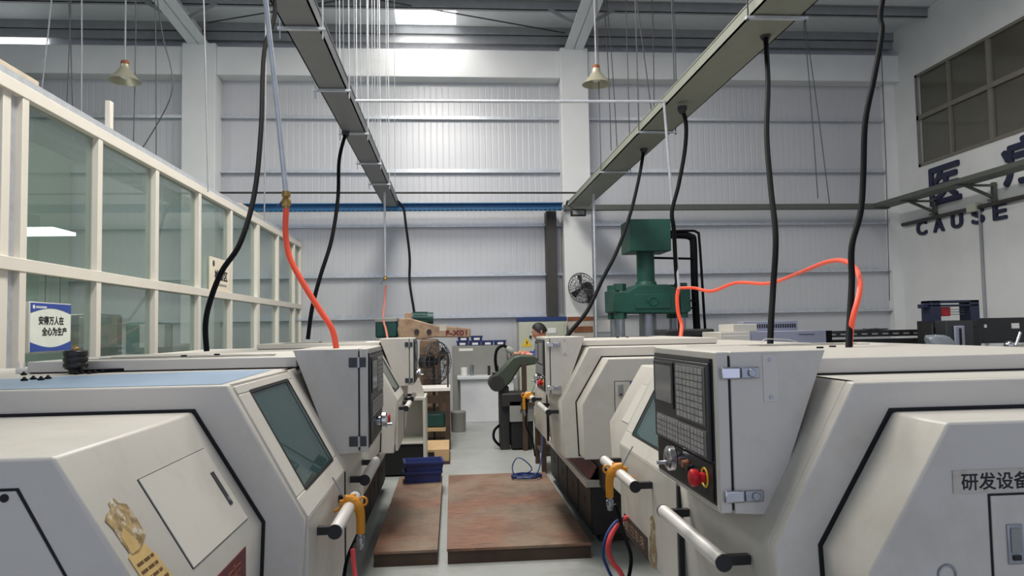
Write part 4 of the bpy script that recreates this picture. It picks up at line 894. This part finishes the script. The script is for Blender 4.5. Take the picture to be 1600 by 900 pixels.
# wooden frame table with pale top
t = thing('wooden_stand', 'dark wooden stand with pale board top beyond the left lathes', 'stand', (-.22, 9.8, 0))
MB().box((-.42, 9.6, .755), (-.03, 10.1, .80)).build('top_board', 'white', t, bevel=.004)
for (x, y) in ((-.40, 9.64), (-.065, 9.64), (-.40, 10.06), (-.065, 10.06)): MB().box((x-.03, y-.03, 0), (x+.03, y+.03, .755)).build('leg', 'wood_dark', t)
MB().box((-.40, 9.62, .24), (-.06, 10.08, .28)).build('shelf', 'wood_light', t); MB().box((-.40, 9.62, .60), (-.06, 9.66, .70)).build('apron', 'wood_dark', t)
MB().cyl((-.06, 9.64, .8), (-.06, 9.64, 1.22), .012).bar((-.42, 9.64, 1.22), (-.05, 9.64, 1.22), .02, .02).build('guard_rail', 'wood_dark', t)
single(MB().box((-.36, 9.68, .281), (-.1, 10.0, .46)), 'tool_case', 'motor_green', 'dark green case on the lower shelf of the wooden stand', 'case', bevel=.02)
t = thing('wooden_crate', 'low pale plywood crate on the floor beside the aisle', 'crate', (-.2, 9.0, 0))
MB().box((-.36, 8.62, .03), (-.05, 9.35, .17)).build('crate_body', 'wood_light', t, bevel=.004); MB().box((-.34, 8.612, .06), (-.22, 8.622, .14)).build('opening', 'black_gap', t); MB().box((-.37, 8.6, 0), (-.04, 9.37, .03)).build('skid', 'wood_dark', t)
single(MB().lathe((.08, 11.3, 0), (0, 0, 1), [(.10, 0), (.11, .03), (.115, .28), (.12, .29), (.11, .31), (.02, .32)], n=24), 'drum', 'cab_grey', 'grey lidded drum on the floor left of the white bench', 'drum')
t = thing('open_cabinet', 'cream open sided cabinet standing past the second left lathe', 'cabinet', (-.5, 8.2, 0))
MB().box((-.85, 7.95, .80), (-.29, 8.5, .83)).box((-.32, 7.95, 0), (-.29, 8.5, .80)).box((-.85, 8.47, 0), (-.32, 8.5, .80)).box((-.85, 7.95, .34), (-.32, 8.47, .36)).build('frame', 'paint_clean', t, bevel=.003)
MB().box((-.82, 7.97, .02), (-.33, 8.46, .34)).build('lower_box', 'black_gap', t)
c = at(653, 609, 8.1); t = thing('cream_funnel', 'cream sheet funnel on the open cabinet beside the lathe', 'funnel', (-.45, 8.15, .83))
MB().prism([(-.62, .83), (-.31, .83), (-.37, 1.02), (-.55, .90)], 'y', 8.0, 8.3).build('sheet', 'paint_clean', t); MB().ball((-.40, 8.1, 1.045), .035).build('knob', 'chrome', t)

# ------------------------------------------------------------------ green bandsaw, gooseneck lamp, bench of the man
GY = 9.6
t = thing('bandsaw', 'olive green metal sawing machine at which the man works', 'machine', (.75, GY, 0))
gp = lambda *q: [((lambda v: (v.x, v.z))(at(a, b, GY))) for (a, b) in q]
MB().prism(gp((770, 588), (782, 577), (800, 557), (812, 554), (850, 556), (850, 566), (812, 572), (797, 596), (786, 606), (772, 606)), 'y', GY-.16, GY+.16).build('saw_arm', 'olive', t, bevel=.02)
v = at(775, 598, GY); MB().cyl((v.x, GY-.18, v.z), (v.x, GY+.18, v.z), .10, n=24).build('wheel_housing', 'dark_iron', t)
MB().box((.62, GY-.2, .55), (.98, GY+.25, .72)).build('bed', 'dark_iron', t, bevel=.015)
MB().box((.60, GY-.12, 0), (.72, GY+.2, .80)).build('front_leg', 'dark_iron', t, bevel=.01)
MB().box((.74, GY-.18, .02), (1.02, GY+.2, .36)).build('coolant_box', 'black_gap', t, bevel=.01)
MB().box((.72, GY-.2, .36), (1.03, GY+.2, .62)).build('side_panel', 'cab_grey', t, bevel=.005)
MB().tube([(.60, GY, .30), (.53, GY-.05, .24), (.52, GY-.05, .14), (.58, GY-.05, .06), (.64, GY, .04)], .018).build('hose', 'rubber', t)
MB().box((.88, GY-.24, 0), (.94, GY-.18, 1.1)).box((1.05, GY-.24, 0), (1.11, GY-.18, .6)).box((.86, GY-.24, .56), (1.14, GY-.1, .6)).build('wooden_prop', 'wood_dark', t)
text_mb('#', (.85, GY-.203, .47), (1, 0, 0), (0, 0, 1), .06, .06, .003).build('mark', 'ink', t)
t = thing('gooseneck_lamp', 'black gooseneck work lamp arching above the green saw', 'lamp', (.63, 9.8, .9))
MB().tube([at(776, 580, 9.7), at(774, 560, 9.7), at(777, 546, 9.7), at(786, 540, 9.7), at(793, 544, 9.7)], .02, n=10).build('neck', 'rubber', t)
MB().lathe(at(791, 543, 9.7), (.75, 0, -.6), [(.02, 0), (.045, .03), (.055, .10), (.05, .11), (.01, .11)], n=14).build('lamp_head', 'cab_grey', t)
MB().ball(at(798, 551, 9.7), .042).build('bulb', 'white', t)
v = at(776, 582, 9.7); MB().cyl((v.x, 9.7, v.z-.06), (v.x, 9.7, v.z), .06).build('foot', 'black_plastic', t)
t = thing('work_table', 'cluttered wooden side table beside the second right lathe end', 'table', (1.12, 8.0, 0))
MB().box((.93, 7.85, .52), (1.3, 8.5, .56)).build('table_top', 'wood_light', t, bevel=.004)
for (x, y) in ((.96, 7.88), (1.27, 7.88), (.96, 8.47), (1.27, 8.47)): MB().box((x-.025, y-.025, 0), (x+.025, y+.025, .52)).build('leg', 'wood_dark', t)
MB().box((.95, 7.87, .18), (1.28, 8.48, .21)).build('shelf', 'wood_dark', t)

# ------------------------------------------------------------------ the man
def person():
    Y = 10.05; hx = at(843, 518, Y)
    t = thing('person', 'man in blue work jacket bending over the green saw behind the second right lathe', 'person', (1.36, Y, 0))
    def skin(name, verts, edges, rad, m, root=0, sub=2):
        me = bpy.data.meshes.new(name); me.from_pydata([Vector(v)-Vector((1.36, Y, 0)) for v in verts], edges, []); me.materials.append(MATS[m])
        o = bpy.data.objects.new(name, me); COL.objects.link(o); o.parent = t
        md = o.modifiers.new('skin', 'SKIN'); md.use_smooth_shade = True; o.modifiers.new('sub', 'SUBSURF').levels = sub; o.modifiers['sub'].render_levels = sub
        for i, v in enumerate(me.skin_vertices[0].data):
            r = rad[i]; v.radius = r if isinstance(r, tuple) else (r, r); v.use_root = (i == root)
        return o
    sh = Vector((1.24, Y, 1.38))
    V = [(1.42, Y, .95), (1.38, Y, 1.15), (1.28, Y, 1.34), (1.23, Y, 1.41), (1.19, Y, 1.465),       # pelvis..neck
         (1.28, Y-.18, 1.34), (1.18, Y-.25, 1.14), (1.00, Y-.16, 1.185), (.92, Y-.12, 1.20),
         (1.28, Y+.18, 1.34), (1.16, Y+.24, 1.16), (.98, Y+.14, 1.20), (.90, Y+.1, 1.21),
         (1.42, Y-.10, .90), (1.37, Y-.11, .50), (1.40, Y-.12, .09), (1.31, Y-.13, .05),
         (1.42, Y+.10, .90), (1.39, Y+.11, .50), (1.43, Y+.12, .09), (1.34, Y+.13, .05)]
    Ed = [(0, 1), (1, 2), (2, 3), (3, 4), (2, 5), (5, 6), (6, 7), (7, 8), (2, 9), (9, 10), (10, 11), (11, 12), (0, 13), (13, 14), (14, 15), (15, 16), (0, 17), (17, 18), (18, 19), (19, 20)]
    Rr = [.14, .145, .15, .07, .055, .065, .05, .04, .032, .065, .05, .04, .032, .09, .06, .045, .04, .09, .06, .045, .04]
    skin('body', V, Ed, Rr, 'skin')
    # clothing over the body
    jv = V[:3]+[V[5], V[6], (1.06, Y-.195, 1.17), V[9], V[10], (1.05, Y+.18, 1.185), (1.245, Y, 1.39)]
    skin('jacket', jv, [(0, 1), (1, 2), (2, 3), (3, 4), (4, 5), (2, 6), (6, 7), (7, 8), (2, 9)], [.155, .162, .168, .08, .064, .054, .08, .064, .054, .085], 'shirt_blue')
    skin('trousers', [V[0], V[13], V[14], (1.40, Y-.12, .12), V[17], V[18], (1.43, Y+.12, .12)], [(0, 1), (1, 2), (2, 3), (0, 4), (4, 5), (5, 6)], [.15, .10, .072, .06, .10, .072, .06], 'trousers')
    for k in (-1, 1):
        MB().ball((1.35+(.03 if k > 0 else 0), Y+k*.125, .05), .05, (2.5, .95, 1.0)).build('shoe', 'shoe', t)
        skin('sleeve', [(1.02, Y+k*.17, 1.182), (.95, Y+k*.135, 1.195)], [(0, 1)], [.05, .046], 'shirt_red', sub=2)
    # head: skull, jaw, nose, ears, facing the saw (-X) and looking down
    tilt = Matrix.Rotation(math.radians(-22), 3, 'Y'); C0 = Vector((hx.x, Y, hx.z))
    def H(x, y, z): return C0 + tilt @ Vector((x, y, z))
    h = MB(); n, mm = 28, 22
    vs = []; fs = []
    for j in range(mm+1):
        p = math.pi*j/mm
        for i in range(n):
            q = 2*math.pi*i/n; x = math.sin(p)*math.cos(q); y = math.sin(p)*math.sin(q); z = math.cos(p)
            X_, Y_, Z_ = x*.098, y*.076, z*.118
            if z < 0: Y_ *= 1+.28*z; X_ = X_*(1+.10*z) - .018*(-z)
            f = max(0, -x)
            X_ -= .028*f**2*math.exp(-((z+.12)/.16)**2)*math.exp(-(y/.2)**2)      # nose
            X_ += .010*f*math.exp(-((z-.10)/.10)**2)                               # eye line
            X_ -= .008*f*math.exp(-((z-.26)/.10)**2)                               # brow
            X_ -= .008*f*math.exp(-((z+.45)/.09)**2)*math.exp(-(y/.35)**2)          # lips
            X_ -= .012*f*math.exp(-((z+.82)/.18)**2)                               # chin
            vs.append(H(X_, Y_, Z_))
    for j in range(mm):
        for i in range(n): fs.append((j*n+i, j*n+(i+1) % n, (j+1)*n+(i+1) % n, (j+1)*n+i))
    h.add(vs, fs); hd = h.build('head', 'skin', t)
    for k in (-1, 1):
        MB().ball(H(.012, k*.076, -.008), .030, (.6, .28, 1)).build('ear', 'skin', hd)
        MB().ball(H(-.086, k*.030, .012), .011, (.7, 1.2, .7)).build('eye', 'white', hd); MB().ball(H(-.093, k*.030, .011), .005).build('iris', 'ink', hd)
        MB().bar(H(-.100, k*.014, .033), H(-.088, k*.048, .033), .006, .008).build('eyebrow', 'hair', hd)
    MB().bar(H(-.104, -.022, -.053), H(-.104, .022, -.053), .005, .006).build('mouth', 'shirt_red', hd)
    hv = []; hf = []; m2 = 12
    for j in range(m2+1):
        for i in range(n):
            q = 2*math.pi*i/n; fr_ = max(0, -math.cos(q)); pm = math.pi*(.60-.36*fr_**1.0); p = pm*j/m2
            x = math.sin(p)*math.cos(q); y = math.sin(p)*math.sin(q); z = math.cos(p)
            hv.append(H(x*.106, y*.084, z*.128 if z > 0 else z*.11))
    for j in range(m2):
        for i in range(n): hf.append((j*n+i, j*n+(i+1) % n, (j+1)*n+(i+1) % n, (j+1)*n+i))
    MB().add(hv, hf).build('hair', 'hair', hd)
    # hands: palm with four fingers and a thumb, gripping the saw arm
    for k in (-1, 1):
        wx, wy, wz = .92 if k < 0 else .90, Y+k*.12, 1.205
        pv = [(wx, wy, wz), (wx-.045, wy-k*.01, wz), (wx-.08, wy-k*.012, wz-.003)]; pe = [(0, 1), (1, 2)]; pr = [(.026, .018), (.038, .016), (.04, .015)]
        skin('hand', pv, pe, pr, 'skin')
        for f_ in range(4):
            yy_ = wy-k*.012+(f_-1.5)*.020; l_ = (.8, 1.0, .95, .75)[f_]
            MB().tube([(wx-.075, yy_, wz), (wx-.075-.032*l_, yy_, wz+.002), (wx-.075-.052*l_, yy_, wz-.014), (wx-.075-.058*l_, yy_, wz-.034)], .0085, n=8, radii=[.009, .0088, .008, .0065]).build('finger', 'skin', t)
        MB().tube([(wx-.02, wy-k*.03, wz-.002), (wx-.045, wy-k*.055, wz-.01), (wx-.072, wy-k*.06, wz-.022)], .0095, n=8, radii=[.011, .010, .0075]).build('thumb', 'skin', t)
person()

# ------------------------------------------------------------------ green hydraulic press
PY = 11.0
def pp(px, py, Y=PY): v = at(px, py, Y); return v.x, v.z
t = thing('hydraulic_press', 'dark green four column hydraulic press behind the right lathes', 'machine', (2.95, PY, 0))
MB().box((2.66, PY-.3, 2.66), (3.28, PY+.3, 3.14)).build('oil_tank', 'green_press', t, bevel=.01)
MB().cyl((2.96, PY, 2.10), (2.96, PY, 2.66), .135, n=28).lathe((2.96, PY, 2.08), (0, 0, 1), [(.24, 0), (.24, .05), (.17, .08), (.15, .14)], n=28).build('cylinder', 'green_press', t)
MB().prism([(2.38, 2.10), (2.38, 1.76), (2.55, 1.74), (3.45, 1.72), (3.55, 1.76), (3.55, 2.10), (3.35, 2.10), (3.20, 2.16), (2.75, 2.16), (2.60, 2.06), (2.42, 2.06)], 'y', PY-.32, PY+.32).build('crosshead', 'green_press', t, bevel=.03)
MB().box((2.70, PY-.335, 1.80), (3.24, PY-.32, 2.02)).build('casting_plate', 'green_press', t, bevel=.012)
MB().ring((2.97, PY-.335, 1.91), (0, 1, 0), .06, .012).box((2.85, PY-.343, 1.90), (2.89, PY-.335, 1.93)).box((3.05, PY-.343, 1.90), (3.10, PY-.335, 1.93)).build('cast_emblem', 'green_press', t)
for (x, y) in ((2.50, -.22), (3.43, -.22), (2.50, .22), (3.43, .22)):
    c_ = MB().cyl((x, PY+y, .5), (x, PY+y, 1.76), .062, n=20).build('guide_column', 'steel', t)
    for zn in (1.66, 2.08): MB().cyl((x, PY+y, zn), (x, PY+y, zn+.10), .095, n=6).build('column_nut', 'green_press', c_)
MB().cyl((2.97, PY, .9), (2.97, PY, 1.76), .13, n=28).build('ram', 'steel', t)
MB().box((2.32, PY-.4, 0), (3.6, PY+.4, .75)).build('press_bed', 'green_press', t, bevel=.02)
MB().tube([(3.28, PY, 2.93), (3.55, PY, 2.93), (3.68, PY, 2.90), (3.72, PY, 2.80), (3.72, PY, 2.0), (3.76, PY, .6)], .055, n=12).build('oil_pipe', 'rubber', t)
MB().tube([(3.28, PY-.05, 2.98), (3.6, PY-.05, 2.99), (3.76, PY-.05, 2.97), (3.80, PY-.05, 2.8), (3.84, PY-.05, 1.6), (3.88, PY-.05, .6)], .02, n=8).build('oil_pipe', 'rubber', t)
MB().tube([(3.08, PY-.05, 2.58), (3.4, PY-.05, 2.57), (3.70, PY-.05, 2.56)], .018, n=8).build('oil_pipe', 'rubber', t)
MB().tube([(3.55, PY-.2, 1.92), (3.64, PY-.2, 1.90), (3.66, PY-.2, 1.82), (3.56, PY-.2, 1.80)], .016, n=8).build('hose_loop', 'rubber', t)
MB().box((3.2, 11.9, 0), (3.25, 11.95, 0.1)) 
single(MB().box((2.62, WY-.02, 1.45), (2.92, WY-.008, 1.78)), 'wall_notice', 'white', 'white notice on the back wall seen between the press columns', 'notice')
t = thing('dark_console', 'black console top behind the second right lathe and the press', 'machine', (3.1, 9.0, 0))
MB().box((2.55, 8.8, 0), (3.35, 9.4, 1.40)).build('body', 'dark_machine', t, bevel=.02); MB().box((2.6, 8.78, 1.40), (3.2, 9.35, 1.50)).build('lid', 'dark_machine', t, bevel=.02)

# ------------------------------------------------------------------ lavender machine cabinet and dark line at right
t = thing('machine_cabinet', 'lavender grey machine cabinet with slotted vent behind the right control box', 'cabinet', (3.25, 7.1, 0))
MB().box((2.90, 7.0, 0), (3.68, 7.7, 1.475)).build('body', 'lavender', t, bevel=.006)
MB().box((2.60, 6.98, 0), (2.90, 7.5, 1.475)).build('side_column', 'paint_clean', t, bevel=.006)
MB().box((2.62, 6.972, 1.0), (2.88, 6.98, 1.44)).build('column_door', 'paint_clean', t, bevel=.003)
MB().box((2.74, 7.0, 1.475), (2.98, 7.4, 1.55)).build('top_box', 'paint_clean', t, bevel=.005)
MB().box((2.98, 7.35, 1.475), (3.56, 7.5, 1.575)).build('vent_box', 'lavender', t, bevel=.004)
g = MB()
for k in range(22): g.box((3.0+k*.025, 7.345, 1.505), (3.013+k*.025, 7.35, 1.545))
g.build('vent_slots', 'black_gap', t)
MB().box((3.40, 6.995, 1.435), (3.56, 7.0, 1.44)).build('pull_slot', 'black_gap', t)
MB().box((3.68, 7.0, 0), (3.74, 7.7, 1.47)).build('edge_post', 'rubber', t)
p = at(1195, 530, 6.6)
t = cableR
MB().tube([at(1189, 536, 3.95), at(1196, 530, 3.95), at(1212, 530, 3.95), at(1232, 531, 3.95), at(1247, 535, 3.95)], .003, n=6).build('cable_tie', 'alu', t, label='pale loose wire tie')
t = thing('dark_conveyor', 'long low black conveyor frame before the right back wall', 'machine', (5.0, 8.8, 0))
g = MB().box((4.3, 9.0, 1.36), (6.3, 9.1, 1.44)).box((4.3, 9.0, 1.05), (6.3, 9.1, 1.33)).box((4.3, 9.0, .0), (4.4, 9.1, 1.36)).box((6.2, 9.0, 0), (6.3, 9.1, 1.36)).box((4.3, 9.1, 1.36), (6.3, 9.5, 1.40))
g.build('frame', 'dark_machine', t)
g = MB()
for k in range(12): g.box((4.5+k*.14, 8.985, 1.385), (4.57+k*.14, 9.0, 1.405))
g.build('edge_marks', 'cab_grey', t)
MB().tube([(4.45, 8.9, 1.1), (4.6, 8.9, 1.27), (4.9, 8.9, 1.31), (5.2, 8.9, 1.2), (5.3, 8.9, 1.05)], .015).build('drag_hose', 'rubber', t)
pts = [(5.4+.18*math.cos(k*.9)+random.uniform(-.1, .15), 9.2+.08*math.sin(k*.9), 1.44+.02*random.random()) for k in range(24)]
single(MB().tube(pts, .008, n=5, sub=4), 'wire_tangle', 'wire_dark', 'tangle of thin dark wire lying on the black conveyor', 'wire')
t = thing('gantry_machine', 'black gantry machine with a window frame head at the far right', 'machine', (6.1, 8.5, 0))
hx0, hz1 = pp(1447, 470, 8.5); hx1, hz0 = pp(1527, 500, 8.5)
g = MB(); g.box((hx0+.03, 8.45, hz1-.03), (hx1, 8.65, hz1)); g.box((hx0+.03, 8.45, hz0-.02), (hx0+.15, 8.65, hz1)); g.box((hx1-.12, 8.45, hz0-.02), (hx1, 8.65, hz1)); g.box((hx0+.03, 8.45, hz1-.075), (hx1, 8.6, hz1-.05)); g.box((hx0-.05, 8.5, hz1-.09), (hx0+.08, 8.6, hz1-.04))
g.build('head_frame', 'navy', t, bevel=.006)
MB().box((hx0+.18, 8.5, hz1-.19), (hx0+.31, 8.6, hz1-.08)).build('red_sensor', 'red_plastic', t, bevel=.01)
g = MB()
for k in range(3): g.cyl((hx0+.15, 8.55, hz1-.11-.03*k), (hx1-.1, 8.55, hz1-.11-.03*k), .004, n=6)
g.build('guide_wires', 'wire_grey', t)
MB().box((hx0+.03, 8.45, 0), (hx1, 8.75, hz0+.0)).box((hx0+.05, 8.4, hz0-.08), (hx1-.08, 8.5, hz0)).build('column', 'dark_machine', t, bevel=.01)
mq = pp(1478, 502, 8.2); mr_ = pp(1523, 560, 8.2)
MB().box((mq[0], 8.2, .2), (mr_[0], 8.4, mq[1])).build('slide_plate', 'bezel', t, bevel=.006)
s0 = pp(1491, 509, 8.18); s1 = pp(1509, 560, 8.18)
MB().box((s0[0], 8.17, s1[1]), (s1[0], 8.2, s0[1])).build('slide_insert', 'lavender', t, bevel=.01)
MB().box(((s0[0]*.62+s1[0]*.38), 8.16, s1[1]), ((s0[0]*.38+s1[0]*.62), 8.17, s0[1]-.03)).build('slide_slot', 'black_gap', t, bevel=.004)
MB().box((hx1, 8.55, 1.26), (7.6, 8.7, 1.57)).box((hx1, 8.5, 1.16), (7.6, 8.6, 1.21)).box((hx1, 8.5, .0), (7.6, 8.9, 1.12)).build('bed_beam', 'dark_machine', t, bevel=.008)
g = MB()
for (a, b_) in (((1537, 507), (1541, 512)), ((1580, 505), (1592, 513))):
    q0 = pp(a[0], a[1], 8.55); q1 = pp(b_[0], b_[1], 8.55); g.box((q0[0], 8.54, q1[1]), (q1[0], 8.55, q0[1]))
g.build('scuffed_patches', 'white', t)
bq = at(1470, 545, 7.9)
g = MB(); n = 22; vs = []; fs = []
for j, (r_, z_, lx) in enumerate(((.15, -.30, .02), (.17, -.15, .02), (.165, -.02, .01), (.15, .07, -.02), (.135, .12, -.05), (.10, .145, -.07), (.001, .15, -.07))):
    for i in range(n):
        a_ = 2*math.pi*i/n; k_ = 1+.10*math.sin(3*a_+j*.8)+.07*math.sin(7*a_+j*1.9)
        vs.append((bq.x+lx+r_*k_*math.cos(a_), 7.9+r_*k_*.8*math.sin(a_), bq.z+z_+.012*math.sin(5*a_+j)))
for j in range(6):
    for i in range(n): fs.append((j*n+i, j*n+(i+1) % n, (j+1)*n+(i+1) % n, (j+1)*n+i))
g.add(vs, fs); single(g, 'plastic_bag', 'clear_plastic', 'crumpled clear plastic bag over a part beside the black gantry', 'bag')
t = thing('bagged_part', 'dark round part under the clear plastic bag', 'machine part', (bq.x, 7.9, 0))
MB().cyl((bq.x, 7.9, 1.0), (bq.x, 7.9, bq.z+.0), .08).build('body', 'dark_machine', t); MB().box((bq.x-.2, 7.75, 0), (bq.x+.2, 8.05, 1.0)).build('stand', 'dark_machine', t)
bq = at(1585, 548, 7.6)
t = thing('clamp_fixture', 'grey metal clamp fixture at the right edge on the dark machine', 'fixture', (bq.x, 7.6, bq.z-.1))
MB().prism([(bq.x-.16, bq.z-.10), (bq.x-.10, bq.z+.02), (bq.x+.2, bq.z+.08), (bq.x+.3, bq.z-.1)], 'y', 7.5, 7.7).build('body', 'cab_grey', t, bevel=.01)
MB().ball((bq.x-.06, 7.6, bq.z+.06), .05).cyl((bq.x+.02, 7.6, bq.z+.06), (bq.x+.08, 7.6, bq.z+.20), .015).build('lever', 'chrome', t)
MB().box((bq.x-.4, 7.4, 0), (bq.x+.5, 7.8, bq.z-.10)).build('stand', 'dark_machine', t, bevel=.01)
single(MB().box((8.0, 9.7, 0), (8.38, 9.9, 2.42)), 'wall_locker', 'white_plaster', 'pale locker at the right wall cut off by the frame', 'locker', bevel=.01) if False else None
